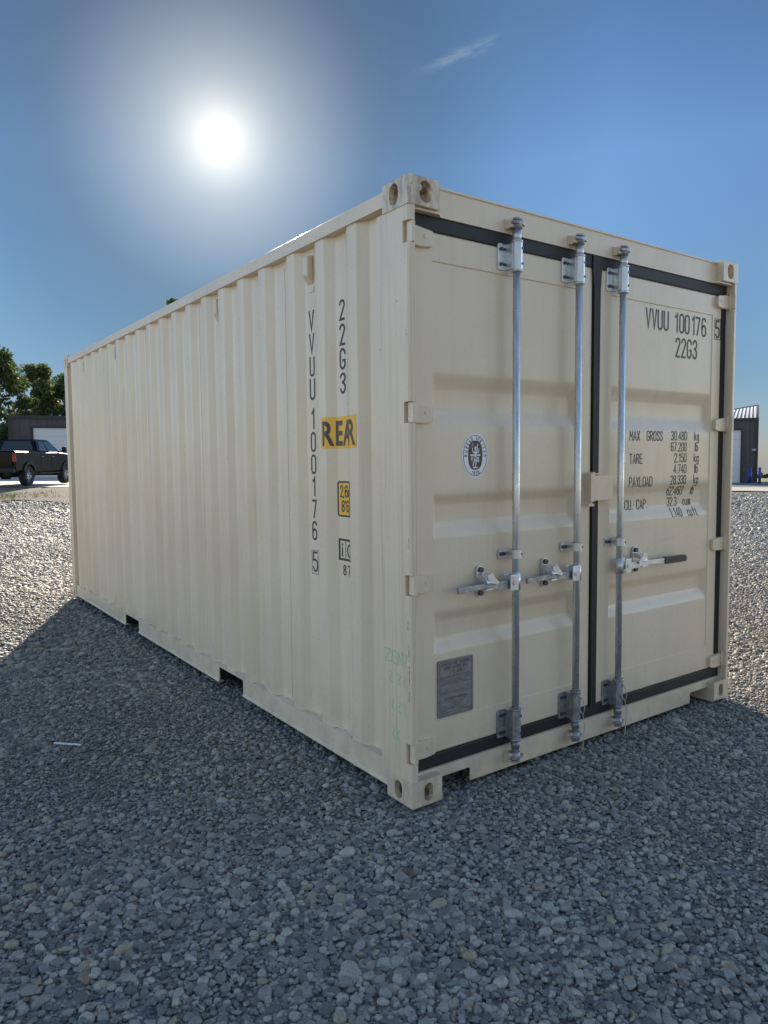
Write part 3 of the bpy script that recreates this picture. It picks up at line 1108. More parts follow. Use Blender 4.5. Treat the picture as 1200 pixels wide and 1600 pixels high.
# wire seals hanging at the two inner bars
for xr in (1.034, 1.370):
    bm = B()
    tube(bm, [(xr-0.012, -0.016, 0.300), (xr-0.030, -0.012, 0.270), (xr-0.006, -0.022, 0.225), (xr+0.022, -0.020, 0.190), (xr+0.030, -0.024, 0.14), (xr+0.026, -0.022, 0.06), (xr+0.024, -0.02, 0.022), (xr+0.010, -0.02, 0.004)], 0.0022, 6)
    tube(bm, [(xr-0.012, -0.017, 0.300), (xr+0.022, -0.022, 0.262), (xr+0.030, -0.024, 0.225), (xr+0.022, -0.021, 0.190)], 0.0022, 6)
    obj('wire_seal', bm, M['tie'], rods[1] if xr < 1.2 else rods[2])

# lock box over the door joint
bm = B()
prism(bm, [(1.138, 1.246), (1.166, 1.246), (1.166, 1.394), (1.138, 1.388)], 'y', 0.010, DY+0.001, bev=0.002)
box(bm, 1.168, 1.318, 0.014, DY+0.001, 1.250, 1.376, 0.003)
box(bm, 1.166, 1.196, 0.011, 0.016, 1.381, 1.388, 0.001)
cyl(bm, (1.150, 0.024, 1.246), (1.150, 0.024, 1.228), 0.010, seg=12)
box(bm, 1.128, 1.172, 0.016, 0.034, 1.222, 1.236, 0.003)
obj('lock_box', bm, M['hard'], C)

# ------------------------------------------------------------------ writing
# monoline stroke font, cell 0..w by 0..1


def arc(cx, cy, rx, ry, a0, a1, n=9):
    return [(cx+rx*math.cos(R(a0+(a1-a0)*i/n)), cy+ry*math.sin(R(a0+(a1-a0)*i/n))) for i in range(n+1)]


w_ = 0.46
h_ = w_/2
rb = 0.20
G_ = {
    'V': [[(0, 1), (h_, 0), (w_, 1)]],
    'U': [[(0, 1), (0, rb)]+arc(h_, rb, h_, rb, 180, 360)+[(w_, 1)]],
    '0': [arc(h_, 1-rb, h_, rb, 0, 180)+arc(h_, rb, h_, rb, 180, 360)+[(w_, 1-rb)]],
    'O': [arc(h_, 1-rb, h_, rb, 0, 180)+arc(h_, rb, h_, rb, 180, 360)+[(w_, 1-rb)]],
    '1': [[(h_-0.16, 0.80), (h_+0.04, 1.0), (h_+0.04, 0)]],
    '2': [[(0, 0.80)]+arc(h_, 0.78, h_, 0.22, 170, -20)+[(0.02, 0.0), (w_, 0.0)]],
    '3': [[(0, 0.82)]+arc(h_, 0.79, h_, 0.21, 165, -70)+[(h_*0.8, 0.55)], [(h_*0.8, 0.55)]+arc(h_, 0.26, h_, 0.26, 75, -165)],
    '4': [[(w_*0.95, 0.26), (0, 0.26), (w_*0.72, 1.0), (w_*0.72, 0)]],
    '5': [[(w_*0.92, 1), (0.03, 1), (0.0, 0.58)]+arc(h_, 0.36, h_, 0.25, 120, 0, 6)+arc(h_, 0.24, h_, 0.24, 0, -170, 8)],
    '6': [[(w_*0.95, 0.84)]+arc(h_, 0.78, h_, 0.22, 30, 180, 7)+[(0, 0.25)]+arc(h_, 0.22, h_, 0.22, 180, 360, 9)+arc(h_, 0.36, h_, 0.22, 0, 170, 8)],
    '7': [[(0, 0.98), (w_, 0.98), (h_*0.75, 0)]],
    '8': [arc(h_, 0.77, h_*0.92, 0.22, -90, 270, 16), arc(h_, 0.275, h_, 0.265, 90, 450, 16)],
    'G': [[(w_, 0.76)]+arc(h_, 0.78, h_, 0.22, 0, 180)+arc(h_, 0.22, h_, 0.22, 180, 360)+[(w_, 0.42), (h_*1.1, 0.42)]],
    'C': [[(w_, 0.74)]+arc(h_, 0.78, h_, 0.22, 0, 180)+arc(h_, 0.22, h_, 0.22, 180, 360)+[(w_, 0.26)]],
    'M': [[(0, 0), (0, 1), (h_*1.15, 0.35), (w_*1.15, 1), (w_*1.15, 0)]],
    'N': [[(0, 0), (0, 1), (w_, 0), (w_, 1)]],
    'A': [[(0, 0), (h_, 1), (w_, 0)], [(0.07, 0.3), (w_-0.07, 0.3)]],
    'X': [[(0, 0), (w_, 1)], [(0, 1), (w_, 0)]],
    'R': [[(0, 0), (0, 1), (h_, 1)]+arc(h_, 0.77, h_, 0.23, 90, -90)+[(0.02, 0.54)], [(h_*0.9, 0.54), (w_, 0)]],
    'B': [[(0, 0), (0, 1), (h_, 1)]+arc(h_, 0.77, h_*0.9, 0.23, 90, -90)+[(0.0, 0.54)], [(h_*0.9, 0.54)]+arc(h_, 0.27, h_, 0.27, 90, -90)+[(0, 0)]],
    'S': [[(w_, 0.80)]+arc(h_, 0.78, h_, 0.22, 5, 190, 8)+[(w_-0.03, 0.38)]+arc(h_, 0.22, h_, 0.22, 15, -185, 8)],
    'T': [[(0, 1), (w_, 1)], [(h_, 0.98), (h_, 0)]],
    'E': [[(w_*0.95, 1), (0, 1), (0, 0), (w_*0.95, 0)], [(0.02, 0.52), (w_*0.85, 0.52)]],
    'F': [[(w_*0.95, 1), (0, 1), (0, 0)], [(0.02, 0.52), (w_*0.85, 0.52)]],
    'H': [[(0, 0), (0, 1)], [(w_, 0), (w_, 1)], [(0.02, 0.5), (w_-0.02, 0.5)]],
    'P': [[(0, 0), (0, 1), (h_, 1)]+arc(h_, 0.75, h_, 0.25, 90, -90)+[(0.02, 0.5)]],
    'Y': [[(0, 1), (h_, 0.5), (w_, 1)], [(h_, 0.5), (h_, 0)]],
    'Z': [[(0, 1), (w_, 1), (0, 0), (w_, 0)]],
    'L': [[(0, 1), (0, 0), (w_*0.92, 0)]],
    'I': [[(h_, 0), (h_, 1)]],
    'D': [[(0, 0), (0, 1), (h_*0.7, 1)]+arc(h_*0.8, 0.75, w_-h_*0.8, 0.25, 80, 0, 6)+arc(h_*0.8, 0.25, w_-h_*0.8, 0.25, 0, -80, 6)+[(0, 0)]],
    'k': [[(0, 0), (0, 1)], [(w_*0.85, 0.66), (0.02, 0.30)], [(0.14, 0.38), (w_*0.9, 0)]],
    'g': [arc(h_, 0.33, h_*0.9, 0.33, 0, 360, 14), [(w_*0.95, 0.68), (w_*0.95, -0.12)]+arc(h_, -0.12, h_*0.9, 0.17, 0, -160, 6)],
    'l': [[(h_*0.9, 1), (h_*0.9, 0)]],
    'b': [[(0, 1), (0, 0)], arc(h_, 0.33, h_*0.95, 0.33, 175, -175, 14)],
    'c': [arc(h_, 0.33, h_*0.9, 0.33, 45, 315, 10)],
    'u': [[(0, 0.66), (0, 0.2)]+arc(h_, 0.18, h_, 0.18, 180, 360, 7)+[(w_, 0.66)], [(w_, 0.6), (w_, 0)]],
    'm': [[(0, 0), (0, 0.62), (h_, 0.62), (h_, 0)], [(h_+0.01, 0.62), (w_*1.1, 0.60), (w_*1.1, 0)]],
    'f': [[(w_*0.8, 0.98), (h_, 0.92), (h_*0.9, 0)], [(0.05, 0.62), (w_*0.8, 0.62)]],
    't': [[(h_, 0.95), (h_, 0.08), (w_*0.85, 0.0)], [(0.05, 0.62), (w_*0.85, 0.62)]],
    'i': [[(h_, 0), (h_, 0.66)], [(h_, 0.88), (h_, 0.93)]],
    '.': [[(0.05, 0.02), (0.05, 0.08)]],
    ',': [[(0.02, 0.05), (0.0, -0.12)]],
    "'": [[(0.02, 1.0), (0.02, 0.78)]],
    '-': [[(0.02, 0.5), (w_, 0.5)]],
}
WID = {'.': 0.10, ',': 0.10, "'": 0.08, '1': 0.36, 'I': 0.30, 'l': 0.28, 'i': 0.28, ' ': 0.42, 'M': w_*1.15, 'm': w_*1.1}


def ribbon(bm, pts, hw, lay, mi=0):
    """flat ribbon along a polyline in (a,b); lay is stored in z"""
    P_ = [Vector(p) for p in pts]
    Q = [P_[0]]
    for p in P_[1:]:
        if (p-Q[-1]).length > 1e-6:
            Q.append(p)
    if len(Q) < 2:
        return
    closed = (Q[0]-Q[-1]).length < 1e-5
    if closed:
        Q = Q[:-1]
    n = len(Q)
    Lv, Rv = [], []
    for i in range(n):
        if closed:
            d0 = (Q[i]-Q[i-1]).normalized()
            d1 = (Q[(i+1) % n]-Q[i]).normalized()
        else:
            d0 = (Q[i]-Q[i-1]).normalized() if i else (Q[1]-Q[0]).normalized()
            d1 = (Q[i+1]-Q[i]).normalized() if i < n-1 else d0
        nrm = Vector((-(d0+d1).y, (d0+d1).x))
        if nrm.length < 1e-6:
            nrm = Vector((-d0.y, d0.x))
        nrm.normalize()
        cs = max(0.42, nrm.dot(Vector((-d0.y, d0.x))))
        o = nrm*hw/cs
        p = Q[i].copy()
        if not closed and i == 0:
            p -= d1*hw*0.6
        if not closed and i == n-1:
            p += d0*hw*0.6
        Lv.append(bm.verts.new((*(p+o), lay)))
        Rv.append(bm.verts.new((*(p-o), lay)))
    rng_ = range(n) if closed else range(n-1)
    for i in rng_:
        j = (i+1) % n
        f = bm.faces.new((Rv[i], Rv[j], Lv[j], Lv[i]))
        f.material_index = mi


def text_strokes(bm, s, x, y, h, wscale=1.0, stroke=0.07, gap=0.20, align='L', slant=0.0, lay=0.0, mi=0):
    tot = sum(WID.get(c, w_)*wscale+gap*wscale for c in s)-gap*wscale
    if align == 'R':
        x = x-tot*h
    elif align == 'C':
        x = x-tot*h/2
    for c in s:
        for k, st in enumerate(G_.get(c, [])):
            dl = lay+k*0.00012
            ribbon(bm, [(x+(px*wscale+slant*py)*h, y+py*h) for px, py in st], stroke*h*0.5, dl, mi)
        x += (WID.get(c, w_)+gap)*wscale*h
    return x


def poly(bm, pts, lay=0.0, mi=0):
    f = bm.faces.new([bm.verts.new((p[0], p[1], lay)) for p in pts])
    f.material_index = mi
    return f


def font_text(bm, s, x, y, h, wscale=1.0, bold=0.0, lay=0.0, mi=0, space=1.0):
    """filled letters from Blender's own font, left aligned at x, baseline y, cap height h"""
    cu = bpy.data.curves.new('txt', 'FONT')
    cu.body = s
    cu.size = 1.0
    cu.offset = bold
    cu.space_character = space
    cu.resolution_u = 3
    o = bpy.data.objects.new('txt', cu)
    COL.objects.link(o)
    dg = bpy.context.evaluated_depsgraph_get()
    me = bpy.data.meshes.new_from_object(o.evaluated_get(dg))
    bpy.data.objects.remove(o)
    bpy.data.curves.remove(cu)
    cap = 0.729
    k = h/cap
    vs = [bm.verts.new((x+v.co.x*k*wscale, y+v.co.y*k, lay)) for v in me.vertices]
    for p in me.polygons:
        try:
            f = bm.faces.new([vs[i] for i in p.vertices])
            f.material_index = mi
        except ValueError:
            pass
    wmax = max((v.co.x for v in me.vertices), default=0)*k*wscale
    bpy.data.meshes.remove(me)
    return wmax


def cut_at(bm, axis, values):
    for v in values:
        geom = bm.verts[:]+bm.edges[:]+bm.faces[:]
        co = (v, 0, 0) if axis == 0 else (0, v, 0)
        no = (1, 0, 0) if axis == 0 else (0, 1, 0)
        bmesh.ops.bisect_plane(bm, geom=geom, plane_co=co, plane_no=no, dist=1e-7)


def put_side(bm, name, mats, off=0.0012, parent=None):
    """(a,b,lay) -> side wall x=0; a runs towards the door end, i.e. a = -y"""
    lo, hi = min(v.co.x for v in bm.verts), max(v.co.x for v in bm.verts)
    cut_at(bm, 0, [-y for y in RY if lo < -y < hi])
    for v in bm.verts:
        y, z, l = -v.co.x, v.co.y, v.co.z
        # offset along the local wall normal, so nothing sinks into the slopes
        s = (side_x(y+0.002)-side_x(y-0.002))/0.004
        nx, ny_ = -1.0, s
        q = math.hypot(nx, ny_)
        v.co = (side_x(y)+nx/q*(off+l), y+ny_/q*(off+l)*0.0, z)
    return obj(name, bm, mats, parent or side, recalc=False)


def put_door(bm, name, mats, parent, xl, xr, off=0.0012):
    zs = []
    for a, b_, c_, e_ in RZ:
        for p_, q_ in ((a, b_), (c_, e_)):
            zs += [p_+(q_-p_)*i/8 for i in range(9)]
    lo, hi = min(v.co.y for v in bm.verts), max(v.co.y for v in bm.verts)
    cut_at(bm, 1, [z for z in zs+[0.328, 2.284] if lo < z < hi])
    lo, hi = min(v.co.x for v in bm.verts), max(v.co.x for v in bm.verts)
    cut_at(bm, 0, [x for x in (xl, xl+0.035, xr-0.035, xr) if lo < x < hi])
    for v in bm.verts:
        x, z, l = v.co
        v.co = (x, DY+door_depth(x, z, xl, xr)-off-l, z)
    return obj(name, bm, mats, parent, recalc=False)


DL = (0.166, 1.085)
DR = (1.345, 2.268)

# --- right door: number, type code, table of weights
bm = B()
# V V U U 1 0 0 1 7 6
adv = 0.0537
for c, xx in zip('VVUU', (1.638, 1.692, 1.744, 1.799)):
    text_strokes(bm, c, xx, 2.157, 0.099, 0.80, 0.115)
for c, xx in zip('100176', (1.899, 1.946, 1.999, 2.063, 2.104, 2.166)):
    text_strokes(bm, c, xx, 2.157, 0.099, 0.82, 0.115)
put_door(bm, 'lettering', M['ink'], doorR, *DR)
bm = B()
text_strokes(bm, '22G3', 1.913, 2.023, 0.099, 0.80, 0.115, gap=0.24)
put_door(bm, 'lettering', M['ink'], doorR, *DR)
bm = B()
text_strokes(bm, '5', 2.301, 2.160, 0.095, 0.80, 0.115)
ribbon(bm, [(2.289, 2.149), (2.349, 2.149), (2.349, 2.266), (2.289, 2.266), (2.289, 2.149)], 0.0016, 0)
put_door(bm, 'lettering', M['ink'], doorR, *DR)
rows = [('MAX  GROSS', '30.480', 'kg'), ('', '67.200', 'lb'), ('TARE', '2.150', 'kg'), ('', '4.740', 'lb'), ('PAYLOAD', '28.330', 'kg'), ('', '62.460', 'lb'), ('CU. CAP.', '32.3', 'cu.m.'), ('', '1.140', 'cu.ft.')]
for i, (a, b_, c) in enumerate(rows):
    z = 1.559-i*0.0618
    bm = B()
    if a:
        text_strokes(bm, a, 1.512, z-0.004, 0.050, 0.92, 0.112, gap=0.19)
    if i == 6:
        text_strokes(bm, b_, 1.985, z, 0.048, 0.92, 0.112, gap=0.19, align='R')
        text_strokes(bm, c, 2.045, z, 0.048, 0.78, 0.112, gap=0.15)
    elif i == 7:
        text_strokes(bm, b_, 2.010, z, 0.048, 0.92, 0.112, gap=0.19, align='R')
        text_strokes(bm, c, 2.065, z, 0.048, 0.78, 0.112, gap=0.15)
    else:
        text_strokes(bm, b_, 2.034, z, 0.048, 0.92, 0.112, gap=0.19, align='R')
        text_strokes(bm, c, 2.112, z, 0.048, 0.85, 0.112, gap=0.17)
    put_door(bm, 'lettering', M['ink'], doorR, *DR)


# --- oval classification mark on the left door
def ell(cx, cy, rx, ry, n=48):
    return [(cx+rx*math.cos(2*PI*i/n), cy+ry*math.sin(2*PI*i/n)) for i in range(n)]


bm = B()
ex, ez = 0.409, 1.479
poly(bm, ell(ex, ez, 0.0785, 0.0975), 0.0, 0)
o = ell(ex, ez, 0.0700, 0.0890)
ribbon(bm, o+[o[0]], 0.0013, 0.0005, 1)


def inner(n=48, rx=0.0425, ry=0.0640, p=2.6):
    out = []
    for i in range(n):
        a = 2*PI*i/n
        c, s = math.cos(a), math.sin(a)
        out.append((ex+rx*math.copysign(abs(c)**(2/p), c), ez+0.0015+ry*math.copysign(abs(s)**(2/p), s)))
    return out


poly(bm, inner(), 0.0005, 1)


def ring_text(s, a0, a1, rx, ry, h, flip=False):
    n = len(s)
    for i, c in enumerate(s):
        a = R(a0+(a1-a0)*(i/(n-1)))
        px, py = ex+rx*math.cos(a), ez+ry*math.sin(a)
        nx, ny_ = math.cos(a)/rx, math.sin(a)/ry
        q = math.hypot(nx, ny_)
        nx, ny_ = nx/q, ny_/q
        if flip:
            nx, ny_ = -nx, -ny_
        txx, tyy = ny_, -nx
        tmp = B()
        text_strokes(tmp, c, 0, 0, h, 0.95, 0.17, align='C')
        for f in tmp.faces:
            vs = []
            for v in f.verts:
                u, w2 = v.co.x, v.co.y-h/2
                vs.append(bm.verts.new((px+txx*u+nx*w2, py+tyy*u+ny_*w2, 0.0006+v.co.z)))
            g_ = bm.faces.new(vs)
            g_.material_index = 1
        tmp.free()


ring_text('BUREAU VERITAS', 180, 0, 0.0565, 0.0765, 0.0150)
ring_text('1828', 250, 290, 0.0565, 0.0775, 0.0150, flip=True)
# standing figure with raised arms, anchor, bars and letters in white
for st, hw in (([(0, 0.033), (0.0, 0.036)], 0.0050), ([(0.001, 0.026), (0.002, 0.012), (-0.001, -0.002), (-0.002, -0.010)], 0.0062), ([(-0.002, -0.010), (-0.007, -0.028), (-0.011, -0.044)], 0.0030),
               ([(0.000, -0.010), (0.003, -0.026), (0.002, -0.040)], 0.0030), ([(0.003, 0.022), (0.010, 0.030), (0.007, 0.040), (0.012, 0.050)], 0.0024), ([(-0.002, 0.020), (-0.007, 0.012), (-0.013, 0.018), (-0.014, 0.050)], 0.0022),
               ([(-0.014, 0.034), (-0.0135, 0.052)], 0.0034), ([(-0.022, 0.002), (-0.009, 0.002)], 0.0034), ([(0.009, 0.002), (0.022, 0.002)], 0.0034), ([(-0.010, -0.052), (0.010, -0.052)], 0.0028), ([(0, -0.050), (0, -0.044)], 0.0022)):
    ribbon(bm, [(ex+p[0]*1.25, ez+p[1]) for p in st], hw, 0.0010, 0)
text_strokes(bm, 'U', ex+0.0125, ez+0.012, 0.018, 0.9, 0.2, lay=0.0010, mi=0)
text_strokes(bm, 'V', ex-0.0245, ez-0.024, 0.019, 0.9, 0.2, lay=0.0010, mi=0)
text_strokes(bm, 'IS', ex+0.006, ez-0.026, 0.019, 0.8, 0.2, lay=0.0010, mi=0)
put_door(bm, 'emblem_sticker', [M['white'], M['black']], doorL, *DL)

# --- approval plate
bm = B()
prism(bm, rrect(0.186, 0.391, 0.337, 0.591, 0.006), 'y', DY-0.0015, DY+0.004, bev=0.0006)
for px, pz in ((0.193, 0.345), (0.384, 0.345), (0.193, 0.584), (0.384, 0.584)):
    cyl(bm, (px, DY-0.004, pz), (px, DY-0.001, pz), 0.0035, seg=8)
pl = obj('approval_plate', bm, M['plate'], doorL)
bm = B()
lt = lambda s, x, z, h, **k: text_strokes(bm, s, x, z, h, 1.0, 0.14, gap=0.22, **k)
pa = rrect(0.196, 0.381, 0.510, 0.583, 0.006, 3)
ribbon(bm, pa+[pa[0]], 0.0008, 0)
pb = rrect(0.196, 0.381, 0.345, 0.500, 0.006, 3)
ribbon(bm, pb+[pb[0]], 0.0008, 0)
lt('APPROVED FOR TRANSPORT', 0.2885, 0.565, 0.0115, align='C')
lt('UNDER CUSTOMS SEAL', 0.2885, 0.549, 0.0115, align='C')
lt('C/NL 8016', 0.2885, 0.528, 0.0120, align='C')
for z, segs in ((0.517, [(0.20, 0.214), (0.22, 0.262), (0.268, 0.376)]), (0.489, [(0.202, 0.30), (0.305, 0.35)]), (0.481, [(0.202, 0.376)]), (0.447, [(0.202, 0.34)]),
                (0.398, [(0.25, 0.30), (0.31, 0.33)]), (0.389, [(0.202, 0.235), (0.27, 0.31)]), (0.381, [(0.202, 0.235), (0.28, 0.315)]), (0.373, [(0.202, 0.25), (0.26, 0.30)]), (0.365, [(0.202, 0.24), (0.30, 0.33)]), (0.356, [(0.202, 0.27), (0.28, 0.37)])):
    for a, b_ in segs:
        x = a
        while x < b_:
            ww = random.uniform(0.004, 0.012)
            ribbon(bm, [(x, z), (min(b_, x+ww), z)], 0.0012, 0)
            x += ww+0.0035
lt('CSC SAFETY APPROVAL', 0.2885, 0.412, 0.0105, align='C')
ribbon(bm, [(0.197, 0.441), (0.380, 0.441)], 0.0005, 0)
for v in bm.verts:
    v.co = (v.co.x, DY-0.0019-v.co.z, v.co.y)
obj('plate_print', bm, M['plate_ink'], doorL, recalc=False)

# --- side wall: number and code read downwards, letters upright
bm = B()
yc = 0.862
zz = [(2.208, 2.104, 'V'), (2.095, 1.994, 'V'), (1.981, 1.882, 'U'), (1.873, 1.766, 'U'), (1.722, 1.619, '1'), (1.607, 1.507, '0'), (1.495, 1.396, '0'), (1.382, 1.282, '1'), (1.269, 1.172, '7'), (1.159, 1.061, '6')]
for z1, z0, c in zz:
    text_strokes(bm, c, -yc, z0+0.005, z1-z0-0.010, 0.95, 0.12, align='C')
put_side(bm, 'lettering', M['ink'])
bm = B()
text_strokes(bm, '5', -yc+0.002, 0.905, 0.094, 0.95, 0.105, align='C')
ribbon(bm, [(-yc-0.031, 0.889), (-yc+0.031, 0.889), (-yc+0.031, 1.009), (-yc-0.031, 1.009), (-yc-0.031, 0.889)], 0.0013, 0)
put_side(bm, 'lettering', M['ink'])
bm = B()
yc2 = 0.578
for z1, z0, c in ((2.211, 2.112, '2'), (2.100, 1.998, '2'), (1.988, 1.886, 'G'), (1.875, 1.774, '3')):
    text_strokes(bm, c, -yc2, z0+0.006, z1-z0-0.013, 0.95, 0.13, align='C')
put_side(bm, 'lettering', M['ink'])

# REAR film
bm = B()
poly(bm, [(-0.722, 1.520), (-0.414, 1.520), (-0.414, 1.670), (-0.722, 1.670)], 0.0, 0)
x = -0.712
wtot = font_text(bm, 'REAR', -0.715, 1.537, 0.117, 0.92, bold=0.028, lay=0.0005, mi=1, space=1.12)
s = 0.293/wtot if wtot else 1
for v in bm.verts:
    if v.co.z > 0.0003:
        v.co.x = -0.715+(v.co.x+0.715)*s
put_side(bm, 'rear_sticker', [M['yellow'], M['black']])
# height film, wraps into the corrugation
bm = B()
poly(bm, rrect(-0.632, -0.478, 1.196, 1.366, 0.014), 0.0, 1)
poly(bm, rrect(-0.623, -0.487, 1.205, 1.357, 0.008), 0.0004, 0)
text_strokes(bm, '2,6m', -0.609, 1.292, 0.050, 0.85, 0.17, gap=0.20, lay=0.0008, mi=1)
text_strokes(bm, "8'6", -0.597, 1.222, 0.050, 0.85, 0.17, gap=0.22, lay=0.0008, mi=1)
put_side(bm, 'height_sticker', [M['yellow'], M['black']])
# framed ic mark with 87 below
bm = B()
ribbon(bm, [(-0.624, 0.992), (-0.492, 0.992), (-0.492, 1.086), (-0.624, 1.086), (-0.624, 0.992)], 0.0050, 0)
ribbon(bm, [(-0.5725, 0.998), (-0.5725, 1.080)], 0.0016, 0.0002)
ribbon(bm, [(-0.601, 1.008), (-0.601, 1.048)], 0.0050, 0)
ribbon(bm, [(-0.601, 1.060), (-0.601, 1.066)], 0.0050, 0)
ribbon(bm, arc(-0.530, 1.036, 0.026, 0.030, 50, 310, 14), 0.0040, 0.0001)
put_side(bm, 'lettering', M['ink'])
bm = B()
text_strokes(bm, '87', -0.592, 0.918, 0.046, 0.95, 0.15, gap=0.40)
put_side(bm, 'lettering', M['ink'])

# --- vents high on the side wall
for yv in (0.862, 1.993, 4.211, 5.321):
    bm = B()
    x0 = XI
    y0, y1 = yv-0.024, yv+0.030
    pf = [(x0+0.0005, 2.470), (x0-0.030, 2.462), (x0-0.030, 2.372), (x0+0.0005, 2.330)]
    A = [bm.verts.new((a, y0, z)) for a, z in pf]
    D_ = [bm.verts.new((a, y1, z)) for a, z in pf]
    bm.faces.new(A)
    bm.faces.new(D_[::-1])
    for i in range(4):
        bm.faces.new((A[i], D_[i], D_[(i+1) % 4], A[(i+1) % 4]))
    bmesh.ops.bevel(bm, geom=bm.edges[:], offset=0.003, segments=2, affect='EDGES', clamp_overlap=True)
    box(bm, x0-0.003, x0+0.0004, yv-0.030, yv+0.012, 2.292, 2.322, 0.001)
    v_ = obj('vent', bm, M['hard'], side)
# weld blobs where panel meets rail
for a, b_ in zip(flats[:-1], flats[1:]):
    y0, y1 = a[1]+0.050, b_[0]-0.050
    if y1 > 5.5:
        break
    pts_ = []
    bm = B()
    for i in range(9):
        q = i/8
        y = y0-0.03+(y1-y0+0.06)*q
        pts_.append((side_x(y)-0.003, y, PZ0+0.004+0.0015*math.sin(i*1.9)))
    tube(bm, pts_, [0.0030+0.0020*random.random() for _ in pts_], 6)
    obj('weld_bead', bm, M['hard'], side)
# vertical weld seams between side sheets
for y in (1.047+0.085, 0.337-0.05, 2.33, 3.44, 4.56):
    bm = B()
    tube(bm, [(side_x(y)-0.0005, y, PZ0+0.01+i*0.1) for i in range(24) if PZ0+0.01+i*0.1 < PZ1-0.005], 0.0016, 6)
    obj('weld_seam', bm, M['paint'], side)

# --- chalk marks and scratches on the near post
bm = B()


def chalk(pts_, hw=0.0023):
    # a broken hand-drawn stroke on the post's outer face
    for (a, b_), (c, d) in zip(pts_, pts_[1:]):
        n_ = max(2, int(math.hypot(c-a, d-b_)/0.004))
        for i in range(n_):
            if random.random() < 0.22:
                continue
            q0, q1 = i/n_, (i+0.8)/n_
            j = random.uniform(-0.0012, 0.0012)
            ribbon(bm, [(a+(c-a)*q0+j, b_+(d-b_)*q0), (a+(c-a)*q1+j, b_+(d-b_)*q1)], hw*random.uniform(0.5, 1.2), random.uniform(0, 0.0004))


cz = 0.60
chalk([(-0.195, cz+0.055), (-0.150, cz+0.058), (-0.190, cz+0.002), (-0.150, cz+0.004)])
chalk([(-0.115, cz+0.055), (-0.140, cz+0.055), (-0.142, cz+0.004), (-0.112, cz+0.002)])
chalk([(-0.140, cz+0.030), (-0.118, cz+0.030)])
chalk([(-0.100, cz+0.000), (-0.098, cz+0.060), (-0.070, cz+0.000), (-0.068, cz+0.062)])
chalk([(-0.055, cz+0.050), (-0.035, cz+0.052), (-0.055, cz+0.002), (-0.034, cz+0.004)])
for dz in (-0.09, -0.21, -0.33):
    for k in range(3):
        x0 = -0.15+0.045*k+random.uniform(-0.01, 0.01)
        if dz == -0.33 and k == 2:
            continue
        chalk([(x0, cz+dz+0.05), (x0+0.02, cz+dz+0.045), (x0+0.004, cz+dz+0.02), (x0+0.022, cz+dz)])
for v in bm.verts:
    v.co = (0.004-0.0008-v.co.z, -v.co.x, v.co.y)
obj('chalk_mark', bm, M['chalk'], C, recalc=False)
bm = B()
for (y, z0, z1) in ((0.022, 0.63, 0.70), (0.018, 0.53, 0.60), (0.026, 0.76, 0.80), (0.020, 1.10, 1.13), (0.024, 1.96, 1.99), (0.021, 0.46, 0.50)):
    zc = z0
    while zc < z1:
        l_ = random.uniform(0.008, 0.03)
        ribbon(bm, [(-(y+random.uniform(-0.002, 0.002)), zc), (-(y+random.uniform(-0.002, 0.002)), zc+l_)], random.uniform(0.0006, 0.0014), random.uniform(0, 0.0003))
        zc += l_+random.uniform(0.002, 0.012)
for v in bm.verts:
    v.co = (0.004-0.0008-v.co.z, -v.co.x, v.co.y)
obj('scratch', bm, M['scratch'], C, recalc=False)

# ------------------------------------------------------------------ pickup truck
HDG = R(35.0)
rrw = Vector((3.87, 31.9, 0))
hv = Vector((math.sin(HDG), math.cos(HDG), 0))
rv = Vector((math.cos(HDG), -math.sin(HDG), 0))
org = rrw-rv*0.87
TR = empty('pickup_truck', (org.x, org.y, ter(org.x, org.y)+0.046), 0)
TR.rotation_euler = (0, 0, PI/2-HDG)
tag(TR, 'black lifted crew cab pickup truck parked on the concrete before the dark shed', 'pickup truck')
m, t, b = mat('black_car_paint', (0.006, 0.007, 0.009), 0.30, 0, 0.16)
b.inputs['Coat Weight'].default_value = 0.1
b.inputs['Coat Roughness'].default_value = 0.05
M['car'] = m
m, t, b = mat('tinted_glass', (0.012, 0.016, 0.02), 0.05)
b.inputs['Specular IOR Level'].default_value = 0.9
M['glass'] = m
M['tyre'] = mat('tyre_rubber', (0.02, 0.02, 0.02), 0.8)[0]
M['chrome'] = mat('alloy', (0.55, 0.56, 0.58), 0.25, 0.95)[0]
M['red'] = mat('red_lens', (0.30, 0.012, 0.01), 0.2)[0]
M['trim'] = mat('black_trim', (0.015, 0.015, 0.016), 0.6)[0]
M['lamp'] = mat('clear_lens', (0.6, 0.62, 0.65), 0.12)[0]
# local: x forward, y left, z up; origin below the rear axle centre; wheelbase 3.72
WB, TRK, TRD = 3.72, 0.87, 0.43


def arch(cx, r, z0, n=10):
    a0 = math.asin(max(-1, min(1, (z0-TRD)/r)))
    return [(cx+r*math.cos(a), TRD+r*math.sin(a)) for a in np.linspace(PI-a0, a0, n)]


def side_outline():
    zb = 0.66
    pts = [(-1.12, 0.78), (-1.10, zb+0.02), (-0.60, zb)]
    pts += [p for p in arch(0, 0.52, zb)]
    pts += [(0.60, zb-0.03), (3.05, zb-0.03)]
    pts += [p for p in arch(WB, 0.52, zb)]
    pts += [(4.35, zb), (4.62, 0.72), (4.66, 1.22), (4.55, 1.36), (3.55, 1.44), (2.85, 1.47), (0.95, 1.44), (0.93, 1.47), (-1.08, 1.46), (-1.13, 1.40)]
    return pts


